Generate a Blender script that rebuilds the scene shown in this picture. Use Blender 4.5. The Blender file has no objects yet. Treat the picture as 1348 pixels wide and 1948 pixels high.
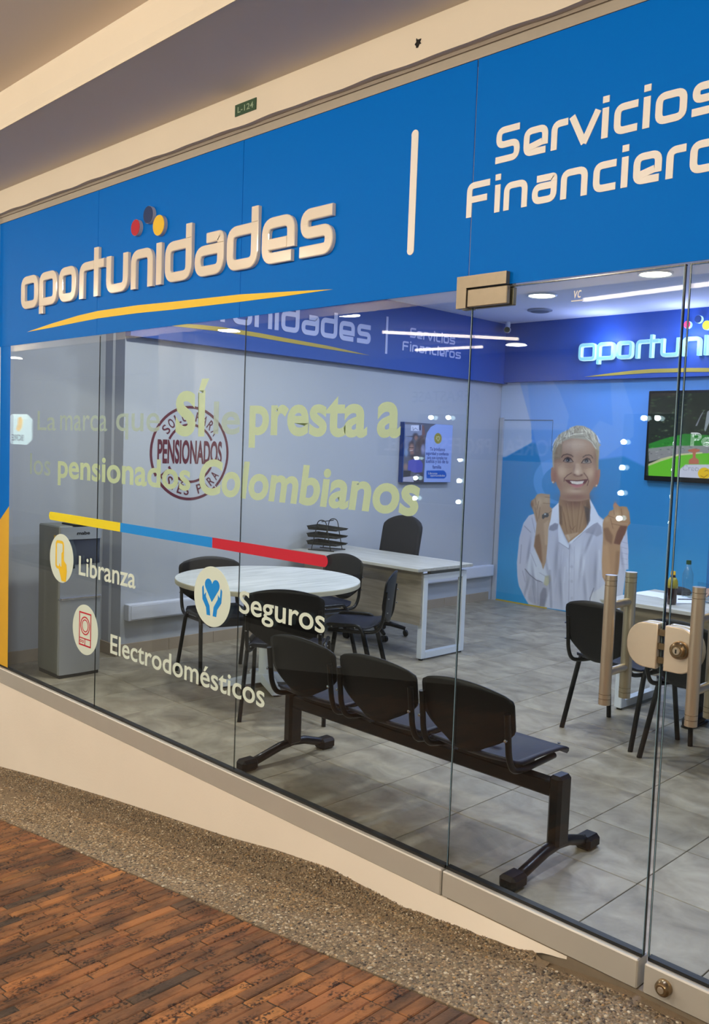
import bpy, math, random
import numpy as np
from mathutils import Vector, Matrix
random.seed(7); rng = np.random.default_rng(7)
PI = math.pi
SC = bpy.context.scene
COL = SC.collection

# ------------------------------------------------------------------ camera
CX, CY, FPX = 674.0, 974.0, 1711.31
def _n(v): v = np.array(v, float); return v/np.linalg.norm(v)
_X = _n([1049+CX, -(790-CY), -FPX]); _Y = _n([2380-CX, 915-CY, FPX]); _Z = _n(np.cross(_X, _Y))
RW = np.array([_X, _Y, _Z])                    # rows: world axes in camera pixels frame (x right, y down, z forward)
CAM = np.array([0.0, -2.448, 1.557])
def at(px, py, axis, val):                      # the point of the plane x, y or z = val seen at a pixel of the photograph
    r = RW @ np.array([px-CX, py-CY, FPX]); return CAM + r*((val-CAM[axis])/r[axis])
def proj(P):
    q = (np.asarray(P, float)-CAM) @ RW
    return CX+FPX*q[..., 0]/q[..., 2], CY+FPX*q[..., 1]/q[..., 2]
cam = bpy.data.cameras.new('camera'); camo = bpy.data.objects.new('camera', cam); COL.objects.link(camo)
cam.sensor_fit = 'VERTICAL'; cam.sensor_height = 24; cam.lens = 24*FPX/1948; cam.clip_start = 0.05
M = Matrix(((RW[0][0], -RW[0][1], -RW[0][2]), (RW[1][0], -RW[1][1], -RW[1][2]), (RW[2][0], -RW[2][1], -RW[2][2])))
camo.matrix_world = Matrix.Translation(Vector(CAM)) @ M.to_4x4()
SC.camera = camo

# ------------------------------------------------------------------ world, lights, exposure
SC.view_settings.view_transform = 'Standard'; SC.view_settings.look = 'None'
SC.view_settings.gamma = 1.0; SC.view_settings.exposure = 0.0; SC.view_settings.use_curve_mapping = False
SC.cycles.use_denoising = True; SC.cycles.max_bounces = 10; SC.cycles.transparent_max_bounces = 24
SC.cycles.sample_clamp_indirect = 6.0; SC.cycles.caustics_reflective = False; SC.cycles.caustics_refractive = False
W = bpy.data.worlds.new('world'); SC.world = W; W.use_nodes = True
W.node_tree.nodes['Background'].inputs[0].default_value = (0.9, 0.78, 0.62, 1)
W.node_tree.nodes['Background'].inputs[1].default_value = 0.28
def area(name, loc, power, col, sx, sy, rot=(0, 0, 0), spread=PI):
    l = bpy.data.lights.new(name, 'AREA'); l.shape = 'RECTANGLE'; l.size = sx; l.size_y = sy
    l.energy = power; l.color = col; l.spread = spread
    o = bpy.data.objects.new(name, l); o.location = loc; o.rotation_euler = rot; COL.objects.link(o); return o
WARM = (1.0, 0.91, 0.79); COOL = (0.58, 0.69, 1.0); NEUT = (0.86, 0.91, 1.0)
# added globe lamps out of view, lighting facade and ceiling (globes built below)
ADDED_CORRIDOR_LAMPS = [(2.1, -2.95, 3.10), (-0.6, -2.95, 3.10), (-3.3, -2.95, 3.10), (-6.0, -2.95, 3.10), (-9.5, -2.95, 3.10), (-13.5, -2.95, 3.10)]
for p in ADDED_CORRIDOR_LAMPS:
    l = bpy.data.lights.new('added_corridor_lamp', 'POINT'); l.energy = 104; l.color = WARM; l.shadow_soft_size = .13
    o = bpy.data.objects.new('added_corridor_lamp', l); o.location = (p[0], p[1], p[2]-.14); COL.objects.link(o)
SHOP_LAMPS = [(-4.33, 4.05, COOL), (-3.16, 3.73, COOL), (-4.4, 2.2, NEUT), (-4.5, .75, (1, .97, .92)), (-2.7, 1.6, NEUT), (-1.3, 3.6, COOL), (-1.2, 1.6, COOL)]
for x, y, c in SHOP_LAMPS:
    l = bpy.data.lights.new('downlight_lamp', 'AREA'); l.shape = 'DISK'; l.size = .2; l.energy = 20 if y > 1.8 else 27; l.color = c
    o = bpy.data.objects.new('downlight_lamp', l); o.location = (x, y, 2.875); COL.objects.link(o)
l = bpy.data.lights.new('narrow_lamp', 'SPOT'); l.energy = 95; l.color = (.62, .68, 1); l.spot_size = math.radians(30); l.spot_blend = .35; l.shadow_soft_size = .04
o = bpy.data.objects.new('narrow_lamp', l); o.location = (-1.12, .42, 2.86); COL.objects.link(o)
for x in (-4.4, -3.6, -2.8):                      # light given off by the lit letters on the back wall
    l = bpy.data.lights.new('sign_glow', 'POINT'); l.energy = 7; l.color = (.50, .56, 1); l.shadow_soft_size = .08
    o = bpy.data.objects.new('sign_glow', l); o.location = (x, 5.15, 2.62); COL.objects.link(o)
SALON_LAMPS = [(-8.58, -4.01), (-11.75, -5.25), (-6.47, -3.86), (-14.96, -4.33), (-6.40, -6.67)]
for x, y in SALON_LAMPS:
    l = bpy.data.lights.new('salon_lamp', 'AREA'); l.shape = 'DISK'; l.size = .25; l.energy = 26; l.color = (1, .92, .8)
    o = bpy.data.objects.new('salon_lamp', l); o.location = (x, y, 2.87); COL.objects.link(o)

# ------------------------------------------------------------------ materials
def lin(c):
    return tuple(((v/255)/12.92 if v/255 <= .04045 else ((v/255+.055)/1.055)**2.4) for v in c)
MATS = {}
def mat(name, rgb, rough=.5, metal=0, spec=.5, emit=None, es=0, noise=0, nscale=20, bump=0, bscale=60, coat=0, alpha=None, aniso=0):
    if name in MATS: return MATS[name]
    m = bpy.data.materials.new(name); m.use_nodes = True; N = m.node_tree.nodes; L = m.node_tree.links
    b = N['Principled BSDF']; c = lin(rgb)
    b.inputs['Base Color'].default_value = (*c, 1); b.inputs['Roughness'].default_value = rough
    b.inputs['Metallic'].default_value = metal; b.inputs['Specular IOR Level'].default_value = spec
    b.inputs['Coat Weight'].default_value = coat
    if emit: b.inputs['Emission Color'].default_value = (*lin(emit), 1); b.inputs['Emission Strength'].default_value = es
    tc = N.new('ShaderNodeTexCoord')
    if noise:
        t = N.new('ShaderNodeTexNoise'); t.inputs['Scale'].default_value = nscale; t.inputs['Detail'].default_value = 6
        L.new(tc.outputs['Object'], t.inputs['Vector'])
        mx = N.new('ShaderNodeMix'); mx.data_type = 'RGBA'
        mx.inputs[6].default_value = (*[v*(1-noise) for v in c], 1); mx.inputs[7].default_value = (*[min(1, v*(1+noise)) for v in c], 1)
        L.new(t.outputs['Fac'], mx.inputs[0]); L.new(mx.outputs[2], b.inputs['Base Color'])
    if bump:
        t = N.new('ShaderNodeTexNoise'); t.inputs['Scale'].default_value = bscale; t.inputs['Detail'].default_value = 4
        L.new(tc.outputs['Object'], t.inputs['Vector'])
        bp = N.new('ShaderNodeBump'); bp.inputs['Strength'].default_value = bump; bp.inputs['Distance'].default_value = .004
        L.new(t.outputs['Fac'], bp.inputs['Height']); L.new(bp.outputs['Normal'], b.inputs['Normal'])
    MATS[name] = m; return m
def glass_mat(name, tint=(.93, .965, .955), rough=0.0, refl=1.0):
    m = bpy.data.materials.new(name); m.use_nodes = True; N = m.node_tree.nodes; L = m.node_tree.links; N.clear()
    out = N.new('ShaderNodeOutputMaterial'); mix = N.new('ShaderNodeMixShader'); tr = N.new('ShaderNodeBsdfTransparent'); gl = N.new('ShaderNodeBsdfGlossy')
    fr = N.new('ShaderNodeFresnel'); geo = N.new('ShaderNodeNewGeometry')
    mr = N.new('ShaderNodeMapRange'); mr.inputs['To Min'].default_value = 1.5; mr.inputs['To Max'].default_value = 1/1.5
    L.new(geo.outputs['Backfacing'], mr.inputs['Value']); L.new(mr.outputs[0], fr.inputs['IOR'])
    tr.inputs['Color'].default_value = (*tint, 1); gl.inputs['Roughness'].default_value = rough
    mu = N.new('ShaderNodeMath'); mu.operation = 'MULTIPLY'; mu.inputs[1].default_value = refl
    L.new(fr.outputs[0], mu.inputs[0]); L.new(mu.outputs[0], mix.inputs[0]); L.new(tr.outputs[0], mix.inputs[1]); L.new(gl.outputs[0], mix.inputs[2]); L.new(mix.outputs[0], out.inputs[0])
    MATS[name] = m; return m
def vinyl_mat(name, rgb, opac):
    m = bpy.data.materials.new(name); m.use_nodes = True; N = m.node_tree.nodes; L = m.node_tree.links; N.clear()
    out = N.new('ShaderNodeOutputMaterial'); mix = N.new('ShaderNodeMixShader'); tr = N.new('ShaderNodeBsdfTransparent')
    d = N.new('ShaderNodeBsdfDiffuse'); t = N.new('ShaderNodeBsdfTranslucent'); m2 = N.new('ShaderNodeMixShader'); m2.inputs[0].default_value = .4
    d.inputs[0].default_value = (*lin(rgb), 1); t.inputs[0].default_value = (*lin(rgb), 1)
    L.new(d.outputs[0], m2.inputs[1]); L.new(t.outputs[0], m2.inputs[2]); mix.inputs[0].default_value = opac
    L.new(tr.outputs[0], mix.inputs[1]); L.new(m2.outputs[0], mix.inputs[2]); L.new(mix.outputs[0], out.inputs[0])
    MATS[name] = m; return m
def print_mat(name, gain, emis=0, rough=.35):
    m = bpy.data.materials.new(name); m.use_nodes = True; N = m.node_tree.nodes; L = m.node_tree.links
    b = N['Principled BSDF']; a = N.new('ShaderNodeAttribute'); a.attribute_name = 'print'
    v = N.new('ShaderNodeVectorMath'); v.operation = 'SCALE'; v.inputs['Scale'].default_value = gain
    L.new(a.outputs['Color'], v.inputs[0]); L.new(v.outputs[0], b.inputs['Base Color']); b.inputs['Roughness'].default_value = rough
    if emis:
        L.new(a.outputs['Color'], b.inputs['Emission Color']); b.inputs['Emission Strength'].default_value = emis
    MATS[name] = m; return m
GLASS = glass_mat('clear_glass', refl=.72)
white_wall = mat('white_wall_paint', (178, 182, 190), .6, bump=.05, bscale=200)
cream_wall = mat('cream_wall_paint', (250, 240, 224), .62, noise=.04, nscale=3, bump=.15, bscale=90)
soffit_paint = mat('soffit_paint', (222, 214, 206), .8, noise=.03, nscale=2)
beam_paint = mat('beam_paint', (228, 215, 194), .75, noise=.04, nscale=3, bump=.1, bscale=60)
ceil_white = mat('shop_ceiling_paint', (236, 238, 255), .8)
blue_film = mat('blue_sign_vinyl', (0, 110, 206), .5, spec=.05)
blue_band = mat('indigo_wall_band', (28, 78, 164), .5)
yellow_film = mat('yellow_vinyl', (244, 204, 56), .5, spec=.2)
yellow_dull = mat('ochre_band_vinyl', (190, 165, 60), .5)
white_vinyl = mat('white_vinyl', (240, 234, 226), .45)
pale_letter = mat('lilac_white_letter', (190, 196, 236), .4)
acrylic = mat('white_acrylic', (238, 226, 208), .12, coat=.6)
lit_letter = mat('lit_white_letter', (150, 180, 190), .3, emit=(205, 246, 255), es=.95)
lit_face = mat('lit_letter_face', (90, 130, 140), .3, emit=(150, 218, 232), es=.8)
lit_red = mat('lit_red_disc', (230, 40, 80), .3, emit=(235, 60, 90), es=.8)
lit_yel = mat('lit_yellow_disc', (220, 225, 40), .3, emit=(215, 220, 50), es=.9)
red_disc = mat('red_acrylic', (190, 40, 60), .15); navy_disc = mat('navy_acrylic', (38, 62, 110), .15); yel_disc = mat('yellow_acrylic', (246, 200, 60), .15)
grey_edge = mat('grey_disc_edge', (190, 185, 190), .3)
alu = mat('brushed_aluminium', (208, 205, 196), .38, metal=.35, noise=.04, nscale=8)
champagne = mat('champagne_metal', (204, 192, 172), .28, metal=.78)
satin = mat('satin_steel', (228, 214, 192), .36, metal=.6, noise=.03, nscale=30)
brass = mat('worn_brass', (150, 128, 98), .25, metal=.9)
chrome = mat('chrome', (220, 222, 228), .12, metal=1)
blackpl = mat('black_plastic', (15, 15, 18), .42, spec=.25)
navypl = mat('navy_seat_plastic', (26, 31, 50), .5, spec=.4)
blackmt = mat('black_metal', (10, 10, 12), .3, spec=.4)
rubber = mat('black_gasket', (12, 14, 14), .5)
glass_edge = mat('dark_glass_edge', (20, 34, 36), .15, spec=.8)
light_edge = mat('pale_glass_edge', (120, 150, 165), .15, spec=.8)
grout = mat('dark_grout', (70, 66, 60), .9)
steel = mat('dispenser_steel', (178, 181, 186), .32, metal=.55)
steel_side = mat('dispenser_side_grey', (128, 130, 124), .45, metal=.3)
dark_panel = mat('dark_glossy_panel', (40, 46, 66), .12, spec=.7)
white_metal = mat('white_powder_metal', (222, 228, 236), .4)
trunk_m = mat('white_trunking', (206, 210, 222), .5)
skirt_m = mat('beige_skirting_tile', (165, 150, 132), .45, noise=.08, nscale=9)
lamp_e = mat('downlight_glow', (255, 255, 255), .5, emit=(255, 252, 235), es=14)
tube_e = mat('linear_lamp_glow', (255, 255, 255), .5, emit=(255, 236, 216), es=20)
bulb_e = mat('vanity_bulb_glow', (255, 255, 255), .5, emit=(235, 255, 252), es=60)
dark_box = mat('dark_fabric', (26, 28, 36), .9)

# ------------------------------------------------------------------ mesh helpers
class MB:
    def __init__(s): s.v = []; s.f = []
    def add(s, v, f):
        n = len(s.v); s.v += [tuple(map(float, p)) for p in v]; s.f += [tuple(i+n for i in q) for q in f]; return s
    def box(s, x0, x1, y0, y1, z0, z1, mtx=None, bev=0):
        if bev:
            b = min(bev, (x1-x0)/2.01, (y1-y0)/2.01, (z1-z0)/2.01); v = []
            for z, i in ((z0, 0), (z1, 1)):
                pass
            ring = lambda ins, z: [(x0+ins, y0+b, z), (x0+b, y0+ins, z), (x1-b, y0+ins, z), (x1-ins, y0+b, z), (x1-ins, y1-b, z), (x1-b, y1-ins, z), (x0+b, y1-ins, z), (x0+ins, y1-b, z)]
            rs = [ring(b, z0), ring(0, z0+b), ring(0, z1-b), ring(b, z1)]
            rs[0] = [(min(max(x, x0+b), x1-b), min(max(y, y0+b), y1-b), z) for x, y, z in rs[0]]; rs[3] = [(min(max(x, x0+b), x1-b), min(max(y, y0+b), y1-b), z) for x, y, z in rs[3]]
            v = sum(rs, []); f = []
            for k in range(3):
                for i in range(8): j = (i+1) % 8; f.append((k*8+i, k*8+j, k*8+8+j, k*8+8+i))
            f.append(tuple(range(7, -1, -1))); f.append(tuple(range(24, 32)))
        else:
            v = [(x, y, z) for z in (z0, z1) for x, y in ((x0, y0), (x1, y0), (x1, y1), (x0, y1))]
            f = [(3, 2, 1, 0), (4, 5, 6, 7), (0, 1, 5, 4), (1, 2, 6, 5), (2, 3, 7, 6), (3, 0, 4, 7)]
        if mtx is not None: v = [tuple(mtx @ Vector(p)) for p in v]
        return s.add(v, f)
    def tube(s, pts, r, n=10, cap=True, flat=1.0):
        pts = [Vector(p) for p in pts]; rr = r if isinstance(r, (list, tuple)) else [r]*len(pts)
        prev = None; v = []; m = len(pts)
        for i, p in enumerate(pts):
            t = (pts[min(i+1, m-1)]-pts[max(i-1, 0)]).normalized()
            if prev is None:
                a = Vector((0, 0, 1)) if abs(t.z) < .9 else Vector((1, 0, 0)); u = t.cross(a).normalized()
            else: u = (prev-t*prev.dot(t)).normalized()
            w = t.cross(u); prev = u
            for k in range(n): v.append(tuple(p+(u*math.cos(2*PI*k/n)*flat+w*math.sin(2*PI*k/n))*rr[i]))
        f = []
        for i in range(m-1):
            for k in range(n): j = (k+1) % n; f.append((i*n+k, i*n+j, (i+1)*n+j, (i+1)*n+k))
        if cap: f.append(tuple(range(n-1, -1, -1))); f.append(tuple(range((m-1)*n, m*n)))
        return s.add(v, f)
    def lathe(s, prof, c=(0, 0, 0), n=32, axis='z', sq=1.0):
        v = []; f = []
        for r, h in prof:
            for k in range(n):
                a = 2*PI*k/n; p = (r*math.cos(a), r*math.sin(a)*sq, h)
                if axis == 'y': p = (p[0], p[2], p[1])
                if axis == 'x': p = (p[2], p[0], p[1])
                v.append((p[0]+c[0], p[1]+c[1], p[2]+c[2]))
        for i in range(len(prof)-1):
            for k in range(n): j = (k+1) % n; f.append((i*n+k, i*n+j, (i+1)*n+j, (i+1)*n+k))
        f.append(tuple(range(n-1, -1, -1))); f.append(tuple(range((len(prof)-1)*n, len(prof)*n)))
        return s.add(v, f)
    def prism(s, poly, h0, h1, fn=lambda a, b, h: (a, b, h)):
        n = len(poly); v = [fn(a, b, h0) for a, b in poly]+[fn(a, b, h1) for a, b in poly]
        f = [tuple(range(n-1, -1, -1)), tuple(range(n, 2*n))]+[(i, (i+1) % n, (i+1) % n+n, i+n) for i in range(n)]
        return s.add(v, f)
    def ribbon(s, pts, closed, w, d, b, fn):
        P = [np.array(p, float) for p in pts]; n = len(P); prof = [(-w/2, 0), (-w/2, d-b), (-w/2+b, d), (w/2-b, d), (w/2, d-b), (w/2, 0)]
        v = []; m = len(prof)
        for i in range(n):
            if closed: a, c = P[(i-1) % n], P[(i+1) % n]
            else: a, c = P[max(i-1, 0)], P[min(i+1, n-1)]
            t1 = P[i]-a; t2 = c-P[i]
            if np.linalg.norm(t1) < 1e-9: t1 = t2
            if np.linalg.norm(t2) < 1e-9: t2 = t1
            t1 = t1/np.linalg.norm(t1); t2 = t2/np.linalg.norm(t2); t = t1+t2; t /= np.linalg.norm(t)
            k = 1/max(.5, abs(float(t @ t2))); nn = np.array([-t[1], t[0]])*k
            for o, h in prof: q = P[i]+nn*o; v.append(fn(q[0], q[1], h))
        f = []
        for i in range(n if closed else n-1):
            j = (i+1) % n
            for k in range(m): l = (k+1) % m; f.append((i*m+k, i*m+l, j*m+l, j*m+k))
        if not closed: f.append(tuple(range(m-1, -1, -1))); f.append(tuple(range((n-1)*m, n*m)))
        return s.add(v, f)
    def build(s, name, m, parent=None, smooth=False, fix=True, auto=None):
        me = bpy.data.meshes.new(name); me.from_pydata(s.v, [], s.f); me.materials.append(m)
        if fix:
            import bmesh
            bm = bmesh.new(); bm.from_mesh(me); bmesh.ops.recalc_face_normals(bm, faces=bm.faces); bm.to_mesh(me); bm.free()
        if smooth: me.shade_smooth(); 
        if auto is not None: me.shade_smooth(); me.set_sharp_from_angle(angle=math.radians(auto))
        o = bpy.data.objects.new(name, me); COL.objects.link(o)
        if parent: o.parent = parent
        return o
def tag(o, label=None, cat=None, group=None, kind=None):
    if label: o['label'] = label
    if cat: o['category'] = cat
    if group: o['group'] = group
    if kind: o['kind'] = kind
    return o
def thing(name, label, cat, loc=(0, 0, 0), rz=0, group=None):
    o = bpy.data.objects.new(name, None); o.location = loc; o.rotation_euler = (0, 0, rz); COL.objects.link(o); o.empty_display_size = .1
    return tag(o, label, cat, group)
def struct(o): o['kind'] = 'structure'; return o
def dup(root, loc, rz, label=None):
    r = root.copy(); COL.objects.link(r); r.location = loc; r.rotation_euler = (0, 0, rz)
    if label: r['label'] = label
    for ch in list(root.children):
        c = ch.copy(); COL.objects.link(c); c.parent = r
        for g in ch.children: d = g.copy(); COL.objects.link(d); d.parent = c
    return r
def bx(name, m, x0, x1, y0, y1, z0, z1, parent=None, bev=0): return MB().box(x0, x1, y0, y1, z0, z1, bev=bev).build(name, m, parent)
def rnd(points, rad, closed, seg=6):       # rounds the corners of a polyline; rad: number or list per point
    P = [np.array(p, float) for p in points]; n = len(P); out = []
    for i in range(n):
        r = rad[i] if isinstance(rad, (list, tuple)) else rad
        if r <= 0 or (not closed and i in (0, n-1)): out.append(P[i]); continue
        a = P[(i-1) % n]-P[i]; b = P[(i+1) % n]-P[i]; la, lb = np.linalg.norm(a), np.linalg.norm(b); r = min(r, la*.49, lb*.49)
        p0 = P[i]+a/la*r; p1 = P[i]+b/lb*r
        for k in range(seg+1):
            t = k/seg; out.append((1-t)**2*p0+2*t*(1-t)*P[i]+t*t*p1)
    return out
def text_mesh(name, body, x0, x1, z0, h, fn, m, parent=None, off=0.0, d=.0015, ref=None, shear=0.0, sx=None):
    """Text fitted to x0..x1 with its reference glyph height h standing on z0; fn(a, b, depth) puts it in the world."""
    def raw(t):
        cu = bpy.data.curves.new('t', 'FONT'); cu.body = t; cu.size = 1; cu.offset = off; cu.shear = shear; cu.resolution_u = 5; cu.fill_mode = 'FRONT'
        ob = bpy.data.objects.new('t', cu); COL.objects.link(ob); dg = bpy.context.evaluated_depsgraph_get()
        me = bpy.data.meshes.new_from_object(ob.evaluated_get(dg)); bpy.data.objects.remove(ob); bpy.data.curves.remove(cu)
        v = np.array([tuple(q.co) for q in me.vertices]); f = [tuple(p.vertices) for p in me.polygons]; bpy.data.meshes.remove(me); return v, f
    v, f = raw(body); r, _ = raw(ref or 'x'); k = h/(r[:, 1].max()-max(0, r[:, 1].min()))
    a = v[:, 0].min(); b = v[:, 0].max(); kx = (x1-x0)/(b-a)
    vv = [fn(x0+(p[0]-a)*kx, z0+p[1]*k, d) for p in v]
    o = MB().add(vv, f).build(name, m, parent, fix=False); return o
FAC = lambda y: (lambda a, b, h: (a, y-h, b))                 # on a plane facing the corridor
SIDE = lambda x: (lambda a, b, h: (x+h, a, b))                # on the left wall, facing the room

# ------------------------------------------------------------------ logo alphabet (stroke drawn)
def glyph(c, x0, x1, z0, xh, s, asc=1.33, desc=.22, diag=False):
    """strokes (points, closed) for one letter between x0 and x1 standing on z0"""
    h = s/2; L, R, B, T = x0+h, x1-h, z0+h, z0+xh-h; r = s*.95; A = z0+xh*asc; mx = (x0+x1)/2; out = []
    if c == 'o': out.append((rnd([(L, B), (R, B), (R, T), (L, T)], r, True), True))
    elif c == 'p': out += [(rnd([(L, B), (R, B), (R, T), (L, T)], [0, r, r, r], True), True), ([(L, z0), (L, z0-xh*desc)], False)]
    elif c == 'd': out += [(rnd([(L, B), (R, B), (R, T), (L, T)], [r, r, 0, r], True), True), ([(R, z0+xh), (R, A)], False)]
    elif c == 'r': out.append((rnd([(L, z0), (L, T), (x1, T)], r, False), False))
    elif c == 't': out += [([(mx, z0), (mx, A)], False), ([(x0, T), (mx-h, T)], False), ([(mx+h, T), (x1, T)], False)]
    elif c == 'u': out.append((rnd([(L, z0+xh), (L, B), (R, B), (R, z0+xh)], r, False), False))
    elif c == 'n': out.append((rnd([(L, z0), (L, T), (R, T), (R, z0)], r, False), False))
    elif c == 'i': out.append(([(mx, z0), (mx, z0+xh*1.04)], False))
    elif c == 'j': out += [([(mx, z0), (mx, z0+xh)], False), ([(mx, z0+xh*1.16), (mx, z0+xh*1.38)], False)]
    elif c == 'a':
        M_ = z0+xh*.60; out += [(rnd([(L, B), (R, B), (R, M_), (L, M_)], [r, r, 0, r], True), True), (rnd([(x0+(x1-x0)*(.18 if diag else .42), T), (R, T), (R, M_+h)], r, False), False)]
    elif c == 'e':
        M_ = z0+xh*.42; out += [(rnd([(x1-.08*(x1-x0), B), (L, B), (L, T), (R, T), (R, M_-h)], r, False), False), ([(L+h*.9, M_-(.12*xh if diag else 0)), (R-h, M_)], False)]
    elif c in 'sS':
        M_ = z0+xh*.5; out.append((rnd([(x1-.03*(x1-x0), T), (L, T), (L, M_), (R, M_), (R, B), (x0, B)], r, False), False))
    elif c == 'c': out.append((rnd([(x1, T), (L, T), (L, B), (x1, B)], r, False), False))
    elif c == 'v': out += [([(x0+h*.9, z0+xh), (mx+h*.1, z0)], False), ([(x1-h*.9, z0+xh), (mx-h*.1, z0)], False)]
    elif c == 'F': out += [(rnd([(L, z0), (L, T), (x1, T)], r, False), False), ([(L+h, z0+xh*.5), (x1-.1*(x1-x0), z0+xh*.5)], False)]
    return out
LOGO = [('o', -5.264, -5.047), ('p', -5.031, -4.817), ('o', -4.793, -4.599), ('r', -4.562, -4.448), ('t', -4.465, -4.301), ('u', -4.278, -4.067), ('n', -4.039, -3.84),
        ('i', -3.818, -3.758), ('d', -3.735, -3.518), ('a', -3.492, -3.274), ('d', -3.252, -3.036), ('e', -3.01, -2.802), ('s', -2.768, -2.577)]
SERV = [('S', -1.829, -1.736), ('e', -1.721, -1.631), ('r', -1.619, -1.561), ('v', -1.557, -1.449), ('j', -1.447, -1.421), ('c', -1.405, -1.33), ('j', -1.317, -1.289), ('o', -1.276, -1.183), ('s', -1.168, -1.075)]
FINA = [('F', -1.941, -1.847), ('j', -1.828, -1.801), ('n', -1.789, -1.698), ('a', -1.68, -1.59), ('n', -1.576, -1.483), ('c', -1.464, -1.389), ('j', -1.374, -1.349), ('e', -1.334, -1.247), ('r', -1.234, -1.177), ('o', -1.165, -1.072), ('s', -1.055, -.962)]
DOTS = [(-3.999, 2.606, .040, 'red'), (-3.886, 2.651, .042, 'navy'), (-3.792, 2.587, .049, 'yellow')]
SWOOSH = [(-5.21, 2.175, 2.175), (-4.9, 2.180, 2.203), (-4.6, 2.188, 2.224), (-4.382, 2.193, 2.232), (-4.0, 2.190, 2.229), (-3.693, 2.182, 2.219), (-3.166, 2.173, 2.205), (-2.85, 2.170, 2.187), (-2.581, 2.170, 2.170)]
def letters(root, word, tf, z0, xh, s, m, d, b, name='letter', diag=False, face=None, **kw):
    """tf(a, b, h): exterior sign coordinates to world"""
    for c, x0, x1 in word:
        H = xh*1.29 if c in 'SF' else xh
        g = glyph(c, x0, x1, z0, H, s, diag=diag, **kw); mb = MB()
        for q, (pts, cl) in enumerate(g): mb.ribbon(pts, cl, s, d+.0003*q, b, tf)
        o = mb.build(name, m, root, auto=35)
        if face:
            mb = MB()
            for q, (pts, cl) in enumerate(g): mb.ribbon(pts, cl, s*.8, d+.002+.001*q, .0005, lambda a, b_, h, t=tf: t(a, b_, h))
            mb.build('letter_face', face, o)
def swoosh(root, tf, m, d=.0015, name='swoosh'):
    lo = [(x, a) for x, a, b in SWOOSH]; hi = [(x, b) for x, a, b in SWOOSH]
    mb = MB(); n = len(lo); v = [tf(*p, d) for p in lo]+[tf(*p, d) for p in hi]; mb.add(v, [(i, i+1, n+i+1, n+i) for i in range(n-1)]); return mb.build(name, m, root, fix=False)
def disc(root, tf, x, z, r, d, m, me=None, name='disc'):
    poly = [(x+r*math.cos(2*PI*k/32), z+r*math.sin(2*PI*k/32)) for k in range(32)]
    o = MB().prism(poly, 0, d, tf).build(name, me or m, root, auto=35)
    if me:
        pf = [(x+(r-.001)*math.cos(2*PI*k/32), z+(r-.001)*math.sin(2*PI*k/32)) for k in range(32)]
        MB().prism(pf, d-.001, d+.002, tf).build('disc_face', m, o)
    return o

# ================================================================== THE SETTING
FS, FB = .14, .157                                   # corridor ramp
def ramp(x): return min(-.012, FS*x+FB) if x < -1.21 else -.012
# --- shop floor tiles
floor = struct(bx('floor', grout, -6.0, 1.6, .03, 5.45, -.09, -.012))
def tile_mat():
    m = bpy.data.materials.new('grey_stone_tile'); m.use_nodes = True; N = m.node_tree.nodes; L = m.node_tree.links; b = N['Principled BSDF']
    tc = N.new('ShaderNodeTexCoord'); oi = N.new('ShaderNodeObjectInfo'); ad = N.new('ShaderNodeVectorMath'); ad.operation = 'ADD'
    sc = N.new('ShaderNodeVectorMath'); sc.operation = 'SCALE'; sc.inputs['Scale'].default_value = 9.0
    L.new(oi.outputs['Location'], sc.inputs[0]); L.new(tc.outputs['Object'], ad.inputs[0]); L.new(sc.outputs[0], ad.inputs[1])
    n1 = N.new('ShaderNodeTexNoise'); n1.inputs['Scale'].default_value = 5; n1.inputs['Detail'].default_value = 8; n1.inputs['Roughness'].default_value = .62; n1.inputs['Distortion'].default_value = .6
    mp = N.new('ShaderNodeMapping'); mp.inputs['Scale'].default_value = (1, 1.15, 1); L.new(ad.outputs[0], mp.inputs[0]); L.new(mp.outputs[0], n1.inputs['Vector'])
    cr = N.new('ShaderNodeValToRGB'); e = cr.color_ramp.elements; e[0].position = .3; e[0].color = (*lin((122, 112, 96)), 1); e[1].position = .7; e[1].color = (*lin((176, 166, 146)), 1)
    L.new(n1.outputs['Fac'], cr.inputs[0])
    mu = N.new('ShaderNodeMix'); mu.data_type = 'RGBA'; mu.blend_type = 'MULTIPLY'; mu.inputs[0].default_value = 1
    rr = N.new('ShaderNodeMapRange'); rr.inputs['To Min'].default_value = .9; rr.inputs['To Max'].default_value = 1.06; L.new(oi.outputs['Random'], rr.inputs[0])
    L.new(cr.outputs[0], mu.inputs[6]); L.new(rr.outputs[0], mu.inputs[7]); L.new(mu.outputs[2], b.inputs['Base Color'])
    b.inputs['Roughness'].default_value = .42; b.inputs['Specular IOR Level'].default_value = .45; return m
TILE = tile_mat(); tme = None
for i in range(-11, 7):
    for j in range(-1, 13):
        x0 = -1.485+.42*i; y0 = .185+.407*j; x1, y1 = x0+.42, y0+.407
        if x1 <= -5.9 or x0 >= 1.6 or y0 > 5.4: continue
        cx_, cy_ = (x0+x1)/2, (y0+y1)/2
        if y0 < .03 or x0 < -6: 
            o = MB().box(max(x0, -6)-cx_+.0016, .2084, max(y0, .03)-cy_+.0016, .2019, -.012, 0, bev=.0015).build('floor_tile', TILE, floor)
        else:
            if tme is None: o = MB().box(-.2084, .2084, -.2019, .2019, -.012, 0, bev=.0015).build('floor_tile', TILE, floor); tme = o.data
            else: o = bpy.data.objects.new('floor_tile', tme); COL.objects.link(o); o.parent = floor
        o.location = (cx_, cy_, 0)
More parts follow.
